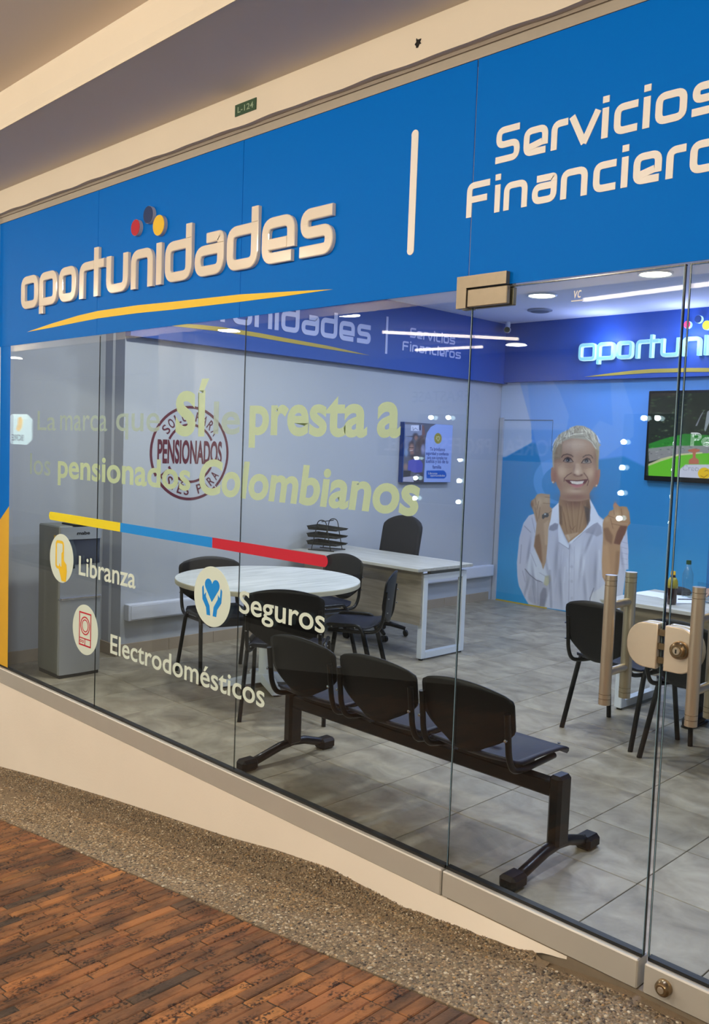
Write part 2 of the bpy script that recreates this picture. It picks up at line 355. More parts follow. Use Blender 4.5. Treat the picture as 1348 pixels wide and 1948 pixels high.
# --- walls
wall_left = struct(bx('wall_left', white_wall, -5.80, -5.67, .92, 5.4, 0, 2.9))
struct(bx('wall_left_alcove', white_wall, -6.05, -5.90, .0, .92, 0, 2.9)); bpy.data.objects['wall_left_alcove'].name = 'wall_left.001'
struct(bx('trim_4', white_wall, -5.90, -5.80, .90, .95, 0, 2.9))
struct(bx('wall_right', white_wall, 1.6, 1.72, 0, 5.4, 0, 2.9))
wall_back = struct(bx('wall_back', mat('blue_wall', (60, 140, 205), .5), -6.05, 1.72, 5.404, 5.54, -.05, 2.95))
ceiling = struct(bx('ceiling', ceil_white, -6.05, 1.7, .02, 5.5, 2.9, 3.0))
bl = struct(bx('baseboard_left', skirt_m, -5.67, -5.658, .92, 5.3, 0, .002))
for k in range(11):
    y0 = .922+.407*k; y1 = min(y0+.404, 5.32); bx('skirting_tile', skirt_m, -5.67, -5.658, y0, y1, .002, .088, bl)
for k in range(2): bx('skirting_tile', skirt_m, -5.90, -5.888, .06+.42*k, .06+.42*k+.417, .002, .088, bl)
bx('skirting_tile', skirt_m, -5.888, -5.672, .888, .899, .002, .088, bl)
# projecting blue bands
struct(bx('trim_1', blue_band, -5.67, -5.60, .92, 5.4, 2.285, 2.899)); struct(bx('trim_2', blue_band, -5.60, 1.6, 5.33, 5.403, 2.30, 2.899))

mortar0 = mat('threshold_concrete', (128, 116, 98), .8, noise=.15, nscale=20)
# ================================================================== FACADE
X0, X1, X2, X3, X4, X5 = -5.60, -4.368, -3.128, -1.905, -1.160, -.41
ZT, ZS, ZR = 2.858, 2.107, .10
def pane(name, a, b, z0, z1):
    r = struct(bpy.data.objects.new(name, None)); COL.objects.link(r); r.location = ((a+b)/2, 0, z0)
    o = MB().box(a-(a+b)/2+.0012, b-(a+b)/2-.0012, -.005, .005, 0, z1-z0).build('glass_pane', GLASS, r); return r
wins = [pane('window_1', X0, X1, ZR, ZT), pane('window_2', X1, X2, ZR, ZT), pane('window_3', X2, X3, ZR, ZT)]
for r, x in ((wins[0], X1), (wins[1], X2)):
    o = bx('silicone_joint', rubber, -.0012, .0012, -.0052, -.0008, 0, 2.0, r); o.location = (x-r.location.x, 0, 0)
tr = pane('window_4', X3, 1.5, 2.112, ZT)
pane('window_5', X5+.004, 1.5, ZR, ZS-.002); r5 = struct(bx('trim_10', alu, X5+.004, 1.5, -.032, .03, .003, ZR-.006, bev=.004)); bx('gasket', rubber, X5+.004, 1.5, -.012, .012, ZR-.006, ZR+.004, r5)
# steel bottom rail under the fixed panes
rail = struct(bx('trim_3', alu, X0, X3-.002, -.032, .03, 0, ZR-.006, bev=.004)); o = bx('gasket', rubber, X0, X3-.002, -.012, .012, ZR-.006, ZR+.004, rail)
# pillar and walls beside the shop
struct(bx('wall_pillar', mat('pillar_paint', (214, 208, 214), .6), -6.4, X0-.006, -.05, .02, -1.0, 3.05)); bpy.data.objects['wall_pillar'].name = 'wall_front'
struct(bx('wall_front.001', white_wall, 1.5, 2.2, -.05, .02, -.1, 3.05))
# plinth
mb = MB(); xs = [-6.4, -5.555, -4.9, -4.066, -3.6, -3.106, -2.8, -2.458, -2.25, -2.073, -1.8, -1.567, -1.48, -1.40]
zp = [-.67, -.552, -.445, -.324, -.262, -.197, -.145, -.100, -.098, -.100, -.066, -.045, -.022, -.006]
def plinth_z(x): return float(np.interp(x, xs, zp))
top = []; bot = []
for k in range(181):
    x = -6.4+(5.0)*k/180; j = random.uniform(-.004, .004); top.append((x, -.001)); bot.append((x, plinth_z(x)+j))
v = []; 
for (x, zt), (_, zb) in zip(top, bot): e_ = min(1, max(0, (-1.41-x)/.2)); v += [(x, -.0258-.0022*e_, zt), (x, -.0262-(.008+.012*max(0, (x+3)/1.5))*e_, zb), (x, .03, zt), (x, .03, zb)]
f = []
for k in range(180): a = 4*k; b = a+4; f += [(a, a+1, b+1, b), (a+2, b+2, b+3, a+3), (a, b, b+2, a+2), (a+1, a+3, b+3, b+1)]
mb.add(v, f); plinth = struct(mb.build('wall_plinth', cream_wall, auto=40)); plinth.name = 'wall_front.002'

struct(bx('threshold', mortar0, -1.88, 1.5, -.025, .034, -.08, .003)); bpy.data.objects['threshold'].name = 'trim_9'
# ---------- fascia sign
sign = thing('fascia_sign', 'blue shop fascia sign with raised cream lettering oportunidades above the glass front', 'sign', ((X0+1.5)/2, -.006, ZS))
def sg(a, b, h): return (a-(X0+1.5)/2, -.003-h, b-ZS)
for a, b in ((X0, -4.396), (-4.394, -3.17), (-3.168, -1.922), (-1.918, 1.5)):
    o = MB().box(a-(X0+1.5)/2+.0006, b-(X0+1.5)/2-.0006, -.003, 0, 0, ZT-ZS).build('blue_panel', blue_film, sign)
letters(sign, LOGO, sg, 2.306, .191, .047, acrylic, .018, .0032, desc=.22)
for x, z, r, c in DOTS: disc(sign, sg, x, z, r, .018, {'red': red_disc, 'navy': navy_disc, 'yellow': yel_disc}[c], grey_edge, 'coloured_disc')
o = swoosh(sign, sg, yellow_film)
sw2 = MB(); 
o = MB().ribbon(rnd([(-2.186, 2.268), (-2.186, 2.672)], 0, False), False, .032, .002, .0004, sg).build('divider_bar', white_vinyl, sign)
for z in (2.268, 2.672): disc(o.parent, sg, -2.186, z, .016, .0024, white_vinyl, None, 'divider_end')
letters(sign, SERV, sg, 2.500, .0885, .0215, white_vinyl, .0022, .0004, diag=True)
letters(sign, FINA, sg, 2.344, .0885, .0215, white_vinyl, .0022, .0004, diag=True)
# blue and yellow film strip down the left edge
st = thing('film_strip', 'blue vertical film strip with yellow lower end at left edge of glass', 'sticker', (X0, -.0055, ZR))
MB().prism([(.02, .50+.42), (.157, .50+.52), (.157, ZS-ZR), (.02, ZS-ZR)], 0, .0012, lambda a, b, h: (a, -h, b)).build('blue_film', blue_film, st)
MB().prism([(.02, .0), (.157, .0), (.157, .50+.52), (.02, .50+.42)], 0, .0012, lambda a, b, h: (a, -h, b)).build('yellow_film', mat('amber_vinyl', (224, 176, 56), .5, spec=.2), st)
# ---------- slogan
slog = vinyl_mat('frosted_yellow_vinyl', (224, 230, 178), .93); slog2 = vinyl_mat('frosted_light_vinyl', (196, 204, 182), .80)
sl = thing('slogan_lettering', 'two line pale yellow slogan in large letters stuck to the shop glass', 'lettering', (0, .0058, 0))
IN = lambda a, b, h: (a, h, b)
def word(t, x0, x1, z0, h, off, m, shear=0, ref='x'): text_mesh('word', t, x0, x1, z0, h, IN, m, sl, off=off, ref=ref, shear=shear, d=.0012)
word('La', -5.10, -4.87, 1.597, .112, .004, slog2, ref='L'); word('marca', -4.82, -4.30, 1.60, .082, .004, slog2); word('que', -4.21, -3.80, 1.605, .088, .006, slog2)
word('S', -3.665, -3.50, 1.598, .200, .045, slog, ref='S'); word('Í', -3.485, -3.40, 1.598, .200, .045, slog, ref='I')
word('le', -3.36, -3.165, 1.603, .095, .018, slog2)
word('presta', -3.10, -2.385, 1.607, .118, .030, slog); word('a', -2.335, -2.215, 1.609, .122, .030, slog)
word('los', -5.19, -4.93, 1.334, .082, .004, slog2); word('pensionados', -4.84, -3.53, 1.333, .090, .022, slog)
word('Colombianos', -3.46, -2.11, 1.326, .105, .030, slog, shear=.12)
# ---------- colour stripe
cs = thing('colour_stripe', 'yellow, blue and red horizontal stripe stuck across the glass', 'sticker', (-3.74, -.0055, 1.105))
def seg(a, b, m, name, ca=False, cb=False):
    h = .0235; poly = []
    def arc(xc, s): return [(xc+s*h*.9*math.cos(t), h*math.sin(t)) for t in np.linspace(-PI/2, PI/2, 9)]
    L_ = arc(a+h, -1)[::-1] if ca else [(a, h), (a, -h)]
    R_ = arc(b-h, 1) if cb else [(b, -h), (b, h)]
    MB().prism([(p[0]+3.74, p[1]) for p in L_+R_], 0, .0012, lambda u, w, k: (u, -k, w)).build(name, m, cs)
seg(-4.916, -4.127, mat('bright_yellow_vinyl', (244, 226, 30), .45), 'yellow_segment', ca=True); seg(-4.127, -3.328, mat('sky_blue_vinyl', (0, 142, 232), .45), 'blue_segment'); seg(-3.328, -2.560, mat('crimson_vinyl', (196, 18, 50), .45), 'red_segment', cb=True)
# ---------- product icons with words
cream_vinyl = mat('cream_vinyl', (222, 236, 224), .6); OUT = lambda a, b, h: (a, -h, b)
def icon(nm, lab, x, z, txt, t0, t1, tz, th, ref):
    t = thing(nm, lab, 'sticker', (x, -.0055, z)); r = .139
    MB().prism([(r*math.cos(2*PI*k/48), r*math.sin(2*PI*k/48)) for k in range(48)], 0, .001, OUT).build('round_badge', cream_vinyl, t)
    text_mesh('word', txt, t0-x, t1-x, tz-z, th, OUT, cream_vinyl, t, off=.013, ref=ref, d=.001); return t
t = icon('product_sticker', 'round badge with yellow phone in hand and the word Libranza on glass', -4.757, .872, 'Libranza', -4.555, -3.970, .806, .104, 'L')
yv = MATS['yellow_vinyl']
for pts in ([(-.062, .092), (.022, .092), (.022, -.055), (-.062, -.055)],): MB().ribbon(rnd(pts, .02, True), True, .016, .0016, .0003, OUT).build('phone_outline', yv, t)
MB().prism([(-.030, -.060), (-.020, -.030), (-.006, -.055), (.004, -.050), (.004, .030), (.016, .040), (.028, .030), (.030, -.010), (.060, -.030), (.066, -.070), (.056, -.128), (.008, -.128), (-.010, -.092)], 0, .0028, OUT).build('hand', yv, t)
t = icon('product_sticker.001', 'round badge with red washing machine and the word Electrodomésticos on glass', -4.475, .508, 'Electrodomésticos', -4.205, -2.925, .432, .100, 'E')
rv = MATS['crimson_vinyl']
mb = MB(); mb.ribbon([(-.062, .092), (.062, .092), (.062, -.088), (-.062, -.088)], True, .008, .002, .0003, OUT); mb.ribbon([(-.062, -.05), (.062, -.05)], False, .006, .002, .0003, OUT); mb.ribbon([(.0, -.05), (.0, -.088)], False, .006, .002, .0003, OUT)
for r, w in ((.048, .007), (.033, .006)): mb.ribbon([(r*math.cos(2*PI*k/28), .022+r*math.sin(2*PI*k/28)) for k in range(28)], True, w, .002, .0003, OUT)
for q in (-.045, -.022): mb.ribbon([(q+.007*math.cos(2*PI*k/10), -.068+.007*math.sin(2*PI*k/10)) for k in range(10)], True, .004, .002, .0003, OUT)
mb.build('washing_machine_drawing', rv, t)
t = icon('product_sticker.002', 'round badge with blue heart over two hands and the word Seguros on glass', -3.320, .857, 'Seguros', -3.118, -2.566, .818, .098, 'S')
bv = MATS['sky_blue_vinyl']
hp = [(0, -.012)]+[(.001+.026+.026*math.cos(a), .062+.026*math.sin(a)) for a in np.linspace(-.6, PI*.92, 10)]+[(-.027+.026*math.cos(a), .062+.026*math.sin(a)) for a in np.linspace(PI*.08, PI+.6, 10)]
MB().prism([(p[0]*1.05, p[1]*1.05-.012) for p in hp], 0, .002, OUT).build('heart', bv, t)
for s in (-1, 1): MB().prism([(s*a, b) for a, b in [(.010, -.088), (.036, -.088), (.042, -.055), (.072, -.02), (.076, .035), (.066, .045), (.060, .0), (.046, .015), (.046, -.005), (.016, -.045)]], 0, .002, OUT).build('hand', bv, t)

# ---------- doors
def door(name, a, b, hinge_left, lock):
    r = struct(bpy.data.objects.new(name, None)); COL.objects.link(r); r.location = (a, 0, 0); w = b-a
    MB().box(.003, w-.003, -.005, .005, ZR, ZS-.006).build('glass_pane', GLASS, r)
    bx('bottom_rail', alu, .004, w-.004, -.032, .032, .004, ZR-.006, r, bev=.004); bx('gasket', rubber, .004, w-.004, -.012, .012, ZR-.006, ZR+.005, r)
    bx('edge_light', light_edge, .0026, .0046, -.0064, -.005, ZR, ZS-.005, r); bx('edge_seal', glass_edge, .0, .0026, -.0045, .003, ZR, ZS-.005, r); bx('edge_light', light_edge, w-.0046, w-.0026, -.0064, -.005, ZR, ZS-.005, r); bx('edge_seal', glass_edge, w-.0026, w, -.0045, .003, ZR, ZS-.005, r)
    bx('edge_seal', glass_edge, .0, w, -.0058, .0058, ZS-.008, ZS-.0045, r)
    return r
d1 = door('door_1', X3, X4, True, False); d2 = door('door_2', X4+.012, X5, False, True)
def handle(r, x, lab):
    h = tag(MB().tube([(x, -.06, .83), (x, -.06, 1.215)], .0175, 20).build('pull_handle', champagne, r, auto=40), lab)
    mb = MB(); mb.tube([(x, .06, .83), (x, .06, 1.215)], .0175, 20); mb.build('inner_handle', champagne, r, auto=40)
    for z in (.925, 1.125): MB().tube([(x, -.06, z), (x, .06, z)], .0125, 14).build('handle_bracket', champagne, r, auto=40)
    mb = MB()
    for y in (-.06, .06):
        for z in (.847, .861, 1.184, 1.199): mb.lathe([(.0178, 0), (.0178, .0012)], (x, y, z), 20)
    mb.build('groove_ring', brass, r)
handle(d1, -1.303-X3, 'tall tubular door handle in champagne metal'); handle(d2, -1.040-(X4+.012), 'tubular champagne handle at the frame edge')
def lockplate(r, x0, x1, z0, z1, rounded_left, nm):
    R = (z1-z0)/2; zc = (z0+z1)/2; Q = [(math.cos(t)*R, math.sin(t)*R) for t in np.linspace(-PI/2, PI/2, 15)]
    rx = .85
    if rounded_left: poly = [(x1, z0), (x1, z1)]+[(x0+R*rx-c*rx, zc+s) for c, s in Q[::-1]]
    else: poly = [(x0, z1), (x0, z0)]+[(x1-R*rx+c*rx, zc+s) for c, s in Q]
    for y0, y1 in ((-.026, -.006), (.006, .026)):
        o = MB().prism(poly, y0, y1, lambda a, b, h: (a, h, b)).build(nm, satin, r, auto=30)
        bv_ = o.modifiers.new('b', 'BEVEL'); bv_.width = .0025; bv_.segments = 2; bv_.limit_method = 'ANGLE'
lockplate(d1, -1.262-X3, -1.168-X3, .957, 1.088, True, 'strike_plate'); lockplate(d2, -1.146-X4-.012, -1.046-X4-.012, .957, 1.088, False, 'lock_plate')
for z in (.975, 1.015, 1.055): bx('lock_bolt', brass, X4-X3-.010, X4-X3+.012, -.02, -.006, z, z+.018, d1)
c = MB().lathe([(.0, -.028), (.026, -.028), (.026, -.032), (.024, -.043), (.016, -.050), (.0, -.050)][::-1], (-1.098-X4-.012, 0, 1.026), 28, 'y').build('lock_cylinder', brass, d2, auto=40)
MB().lathe([(.0, -.053), (.010, -.053), (.011, -.050)], (-1.098-X4-.012, 0, 1.026), 20, 'y').build('key_barrel', champagne, c, auto=40)
bx('keyhole', rubber, -1.1-X4-.012, -1.097-X4-.012, -.0545, -.052, 1.020, 1.031, c)
c = MB().lathe([(.0, -.058), (.015, -.057), (.022, -.05), (.024, -.034), (.024, -.032)], (-1.079-X4-.012, 0, .052), 28, 'y').build('floor_lock', brass, d2, auto=40)
MB().lathe([(.0, -.0600), (.009, -.0600), (.010, -.057)], (-1.079-X4-.012, 0, .052), 20, 'y').build('key_barrel', champagne, c, auto=40)
# patch fitting (hinge)
for y0, y1 in ((-.030, -.0105), (.006, .026)):
    MB().prism([(-1.952-X3, 2.040), (-1.911-X3, 2.040), (-1.911-X3, 2.106), (-1.750-X3, 2.106), (-1.750-X3, 2.146), (-1.952-X3, 2.146)], y0, y1, lambda a, b, h: (a, h, b)).build('patch_fitting', mat('brushed_bronze', (134, 122, 102), .42, metal=.5, noise=.08, nscale=40), d1)
    bx('patch_clamp', MATS['brushed_bronze'], -1.905-X3, -1.745-X3, y0, y1, 2.042, 2.100, d1, bev=.002)
t = thing('installer_sticker', 'tiny white hand-drawn monogram sticker high on glass door', 'sticker', (-1.50, -.0055, 2.04))
text_mesh('monogram', 'vc', -.012, .014, 0, .022, OUT, white_vinyl, t, ref='x', shear=.2, d=.0008); bx('underline', white_vinyl, -.02, .02, -.001, 0, -.010, -.007, t)

# ---------- beam, trims, corridor ceiling
ob = struct(bx('trim_5', mat('dusty_channel', (172, 162, 146), .5, metal=.2, noise=.08, nscale=12), -6.4, 2.2, -.012, .04, ZT+.001, 2.905))
struct(bx('trim_6', mat('dusty_channel_lip', (150, 138, 124), .5, metal=.2), -6.4, 2.2, -.02, .04, 2.893, 2.906))
mb = MB(); n = 160; v = []
for k in range(n+1):
    x = -6.4+8.6*k/n; j = .0035*math.sin(k*.9)*math.sin(k*.23); v += [(x, -.045, 2.906+j), (x, -.045, 3.04), (x, .04, 3.04), (x, .04, 2.906)]
f = [];
for k in range(n): a = 4*k; b = a+4; f += [(a, b, b+1, a+1), (a+3, a+2, b+2, b+3), (a, a+3, b+3, b)]
mb.add(v, f); beam = struct(mb.build('trim_7', beam_paint))
so = struct(MB().prism([(-18, .04), (2.2, .04), (2.2, -.639), (-18, -.266)], 3.04, 3.25).build('ceiling.001', soffit_paint))
struct(MB().add([(-18, -.267, 3.0395), (2.2, -.640, 3.0395), (2.2, -.634, 3.211), (-18, -.313, 3.211), (-18, -.262, 3.0395), (2.2, -.635, 3.0395), (2.2, -.630, 3.211), (-18, -.309, 3.211)], [(0, 1, 2, 3), (7, 6, 5, 4), (0, 4, 5, 1), (3, 2, 6, 7)]).build('trim_8', beam_paint))
struct(bx('ceiling.002', mat('upper_ceiling_paint', (232, 218, 204), .8), -20, 3, -3.70, -.25, 3.21, 3.3))
t = thing('shop_number_plate', 'small dark green plate reading L-124 on the cream beam', 'plate', (-3.116, -.0455, 2.972))
bx('plate', mat('green_plate', (34, 70, 40), .5), -.071, .071, -.003, 0, -.024, .024, t); text_mesh('number', 'L-124', -.052, .054, -.012, .024, lambda a, b, h: (a, -.003-h, b), mat('pale_green_ink', (150, 170, 140), .6), t, off=.01, ref='L', d=.0006)
hole = tag(MB().prism([(-.018+random.uniform(-.003, .003)+.02*math.cos(a)*random.uniform(.4, 1), .014*math.sin(a)*random.uniform(.5, 1.3)) for a in np.linspace(0, 5.8, 13)], 0, .002, lambda a, b, h: (a, -h, b)).build('drill_hole', mat('hole_black', (20, 16, 14), .9)), 'ragged black hole in the cream beam above the divider bar', 'hole'); hole.location = (-2.14, -.0452, 2.967)

# ---------- corridor floor: strip and bricks
def slope_box(name, m, xa, xb, ya, yb, th, n=60, parent=None):
    v = []; f = []
    for k in range(n+1):
        x = xa+(xb-xa)*k/n; z = ramp(x); v += [(x, ya, z), (x, yb, z), (x, yb, z-th), (x, ya, z-th)]
    for k in range(n): a = 4*k; b = a+4; f += [(a, a+1, b+1, b), (a+3, b+3, b+2, a+2), (a, b, b+3, a+3), (a+1, a+2, b+2, b+1)]
    return MB().add(v, f).build(name, m, parent)
mortar = mat('grey_brown_mortar', (128, 112, 90), .85, noise=.2, nscale=14, bump=.6, bscale=220)
strip = struct(slope_box('floor_border', mortar, -7, 1.5, -.42, .035, .12)); strip.name = 'floor.001'
base2 = struct(slope_box('floor.002', mat('brick_bed', (62, 52, 42), .95, noise=.2, nscale=40), -9, 2.5, -3.9, -.422, .12)); 
for vv in base2.data.vertices: vv.co.z -= .0045
# coved aggregate upstand under the white plinth
v = []; f = []; K = 150
def up_top(x): return plinth_z(x) if x < -1.5 else ramp(x)+.004
for k in range(K+1):
    x = -6.4+4.95*k/K; zt = up_top(x)+.004; zf = ramp(x); h = max(zt-zf, .002); w = min(.045, h*.8+.01)
    v += [(x, -.036, zt), (x, -.047, zt-.012*min(1, h/.05)), (x, -.05, zf+h*.3), (x, -.05-w*.35, zf+.006), (x, -.055-w, zf-.001)]
for k in range(K):
    for q in range(4): a = 5*k+q; f.append((a, a+1, a+6, a+5))
MB().add(v, f).build('coved_upstand', mortar, strip, smooth=True, fix=False)
# pebbles
ico = [(0, 0, 1)]+[(math.cos(a)*.894, math.sin(a)*.894, .447) for a in np.arange(5)*2*PI/5]+[(math.cos(a)*.894, math.sin(a)*.894, -.447) for a in (np.arange(5)+.5)*2*PI/5]
icof = [(0, 1+k, 1+(k+1) % 5) for k in range(5)]+[(1+k, 6+k, 1+(k+1) % 5) for k in range(5)]+[(1+(k+1) % 5, 6+k, 6+(k+1) % 5) for k in range(5)]
ico = np.array(ico); icof = np.array(icof)
def pebbles(n, xa, xb, ya, yb, size, seed, zfun=None, nm='pebble_layer'):
    g = np.random.default_rng(seed); X = g.uniform(xa, xb, n); Y = g.uniform(ya, yb, n); S = size*g.uniform(.55, 1.25, n); A = g.uniform(0, 2*PI, n); E = g.uniform(.6, 1, n); H = g.uniform(.35, .6, n)
    if zfun == 'cove':
        YZ = []
        for x, t in zip(X, Y):
            zt = up_top(x)+.004; zf = ramp(x); h = max(zt-zf, .002); w = min(.045, h*.8+.01)
            py = [.036, .047, .05, .05+w*.35, .055+w]; pz = [zt, zt-.012*min(1, h/.05), zf+h*.3, zf+.006, zf]; q = [0, .12, .55, .8, 1]; YZ.append((-float(np.interp(t, q, py))-.001, float(np.interp(t, q, pz))))
        YZ = np.array(YZ); Y = YZ[:, 0]; Z = YZ[:, 1]
    else: Z = np.array([ramp(x) for x in X])
    base = ico[None, :, :]*np.stack([S, S*E, S*H], 1)[:, None, :]; base = base*g.uniform(.8, 1.15, (n, 11, 1))
    c, s = np.cos(A)[:, None], np.sin(A)[:, None]
    vx = base[..., 0]*c-base[..., 1]*s+X[:, None]; vy = base[..., 0]*s+base[..., 1]*c+Y[:, None]; vz = base[..., 2]+Z[:, None]-S[:, None]*.12
    V = np.stack([vx, vy, vz], -1).reshape(-1, 3); F = (icof[None]+11*np.arange(n)[:, None, None]).reshape(-1, 3)
    me = bpy.data.meshes.new(nm); me.vertices.add(len(V)); me.vertices.foreach_set('co', V.ravel()); me.loops.add(F.size); me.loops.foreach_set('vertex_index', F.ravel().astype(np.int32))
    me.polygons.add(len(F)); me.polygons.foreach_set('loop_start', np.arange(0, F.size, 3, dtype=np.int32)); me.update(); me.validate()
    pal = np.array([lin(c) for c in ((150, 128, 98), (122, 102, 78), (92, 76, 58), (176, 160, 132), (134, 118, 92), (196, 186, 164), (58, 48, 40), (160, 128, 84), (106, 96, 80))]); pw = np.array([.2, .2, .12, .09, .17, .035, .06, .035, .09]); ci = g.choice(len(pal), n, p=pw/pw.sum())
    col = np.ones((n, 11, 4)); crease_tone = 1-.4*np.exp(-((-Y-.085)/.022)**2) if zfun is None else 1-.25*np.exp(-((-Y-.085)/.02)**2)  # pebbles darker in a band along the crease
    col[..., :3] = pal[ci][:, None, :]*g.uniform(.8, 1.2, (n, 1, 1))*np.clip(crease_tone, .2, 1)[:, None, None]*(.95 if zfun == 'cove' else 1); a = me.color_attributes.new('print', 'FLOAT_COLOR', 'POINT'); a.data.foreach_set('color', col.astype(np.float32).ravel())
    me.materials.append(MATS['pebble_print']); me.shade_smooth(); o = bpy.data.objects.new(nm, me); COL.objects.link(o); o.parent = strip; tag(o, kind='stuff'); return o
print_mat('pebble_print', 1.12, rough=.55)
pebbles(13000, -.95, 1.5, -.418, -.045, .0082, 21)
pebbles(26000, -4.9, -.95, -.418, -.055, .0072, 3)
def cove(X, Y):
    out = []
    for x, y in zip(X, Y):
        zt = up_top(x)+.004; zf = ramp(x); h = max(zt-zf, .002); w = min(.045, h*.8+.01)
        py = [.036, .047, .05, .05+w*.35, .055+w]; pz = [zt, zt-.012*min(1, h/.05), zf+h*.3, zf+.006, zf]; out.append(float(np.interp(-y, py, pz)))
    return np.array(out)
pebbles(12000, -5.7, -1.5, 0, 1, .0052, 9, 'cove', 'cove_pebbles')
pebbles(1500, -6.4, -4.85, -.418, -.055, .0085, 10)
# bricks
def brick_mat():
    m = bpy.data.materials.new('worn_red_brick'); m.use_nodes = True; N = m.node_tree.nodes; L = m.node_tree.links; b = N['Principled BSDF']
    tc = N.new('ShaderNodeTexCoord'); oi = N.new('ShaderNodeObjectInfo'); geo = N.new('ShaderNodeNewGeometry')
    cr = N.new('ShaderNodeValToRGB'); e = cr.color_ramp.elements; cr.color_ramp.interpolation = 'LINEAR'
    cols = [(0, (74, 60, 46)), (.025, (84, 66, 50)), (.06, (122, 84, 52)), (.35, (148, 98, 56)), (.5, (116, 82, 54)), (.62, (140, 90, 54)), (.78, (158, 104, 58)), (.92, (180, 124, 68)), (1, (140, 86, 54))]
    e[0].position = 0; e[0].color = (*lin(cols[0][1]), 1); e[1].position = 1; e[1].color = (*lin(cols[-1][1]), 1)
    for p, c in cols[1:-1]: q = e.new(p); q.color = (*lin(c), 1)
    L.new(oi.outputs['Random'], cr.inputs[0])
    n1 = N.new('ShaderNodeTexNoise'); n1.inputs['Scale'].default_value = 7; n1.inputs['Detail'].default_value = 7; n1.inputs['Roughness'].default_value = .65; mp1 = N.new('ShaderNodeMapping'); mp1.inputs['Scale'].default_value = (1.0, .5, 1); L.new(geo.outputs['Position'], mp1.inputs[0]); L.new(mp1.outputs[0], n1.inputs['Vector'])
    r1 = N.new('ShaderNodeValToRGB'); r1.color_ramp.elements[0].position = .40; r1.color_ramp.elements[0].color = (.34, .33, .34, 1); r1.color_ramp.elements[1].position = .57; r1.color_ramp.elements[1].color = (1.05, 1.0, .95, 1); L.new(n1.outputs['Fac'], r1.inputs[0])
    m1 = N.new('ShaderNodeMix'); m1.data_type = 'RGBA'; m1.blend_type = 'MULTIPLY'; m1.inputs[0].default_value = .85; L.new(cr.outputs[0], m1.inputs[6]); L.new(r1.outputs[0], m1.inputs[7])
    n2 = N.new('ShaderNodeTexNoise'); n2.inputs['Scale'].default_value = 95; n2.inputs['Detail'].default_value = 3; L.new(geo.outputs['Position'], n2.inputs['Vector'])
    r2 = N.new('ShaderNodeValToRGB'); r2.color_ramp.elements[0].position = .42; r2.color_ramp.elements[0].color = (.12, .10, .09, 1); r2.color_ramp.elements[1].position = .56; r2.color_ramp.elements[1].color = (1, 1, 1, 1); L.new(n2.outputs['Fac'], r2.inputs[0])
    n3 = N.new('ShaderNodeTexNoise'); n3.inputs['Scale'].default_value = 22; n3.inputs['Detail'].default_value = 4; mp3 = N.new('ShaderNodeMapping'); mp3.inputs['Scale'].default_value = (1, .45, 1); L.new(geo.outputs['Position'], mp3.inputs[0]); L.new(mp3.outputs[0], n3.inputs['Vector'])
    r3 = N.new('ShaderNodeMapRange'); r3.inputs['From Min'].default_value = .48; r3.inputs['From Max'].default_value = .60; L.new(n3.outputs['Fac'], r3.inputs[0])
    m2 = N.new('ShaderNodeMix'); m2.data_type = 'RGBA'; m2.blend_type = 'MULTIPLY'; L.new(r3.outputs[0], m2.inputs[0]); L.new(m1.outputs[2], m2.inputs[6]); L.new(r2.outputs[0], m2.inputs[7]); L.new(m2.outputs[2], b.inputs['Base Color'])
    bp = N.new('ShaderNodeBump'); bp.inputs['Strength'].default_value = .6; bp.inputs['Distance'].default_value = .003; L.new(n2.outputs['Fac'], bp.inputs['Height']); L.new(bp.outputs[0], b.inputs['Normal'])
    b.inputs['Roughness'].default_value = .58; b.inputs['Specular IOR Level'].default_value = .35; return m
BRICK = brick_mat()
bricks = []; x = -7.4; row = 0
while x < 1.6:
    w = .0505; y = -.4225-random.choice([0, .03, .09, .12, .17, .2]); first = True
    if y < -.4235: bricks.append((x+w/2, -.4225, y, w))
    while y > -3.0:
        l = random.choice([.235, .235, .245, .23, .22, .115, .24, .25]); bricks.append((x+w/2, y-.002, y-l, w)); y -= l
    x += w; row += 1
vis = []; rest = []
for b_ in bricks:
    xc, ya, yb, w = b_; pa = proj(np.array([[xc, ya, ramp(xc)], [xc, yb, ramp(xc)], [xc, (ya+yb)/2, ramp(xc)]])); q = (np.array([xc, yb, ramp(xc)])-CAM) @ RW
    ok = q[2] > .3 and any(-6 < pa[0][k] < 1354 and pa[1][k] < 1960 for k in range(3)) and xc > -4.9; (vis if ok else rest).append(b_)
vis.sort(key=lambda b_: b_[0]**2+(b_[1]+2.45)**2)
rest += vis[300:]; vis = vis[:300]; BM = {}
for xc, ya, yb, w in vis:
    l = round(ya-yb-.003, 3); 
    if l not in BM: BM[l] = MB().box(-w/2+.0012, w/2-.0012, -l/2, l/2, -.03, 0, bev=.0035).build('brick', BRICK, base2).data; o = bpy.data.objects[base2.children[-1].name] if False else [c_ for c_ in base2.children if c_.data == BM[l]][0]
    else: o = bpy.data.objects.new('brick', BM[l]); COL.objects.link(o); o.parent = base2
    o.location = (xc, (ya+yb)/2, ramp(xc)+random.uniform(-.0015, .0015)); o.rotation_euler = (random.uniform(-.006, .006), -math.atan(FS if xc < -1.21 else 0), random.uniform(-.006, .006))
mb = MB()
for xc, ya, yb, w in rest: mb.box(xc-w/2+.0012, xc+w/2-.0012, yb+.0015, ya-.0015, ramp(xc)-.02, ramp(xc))
tag(mb.build('brick_field', BRICK, base2, fix=False), kind='stuff')

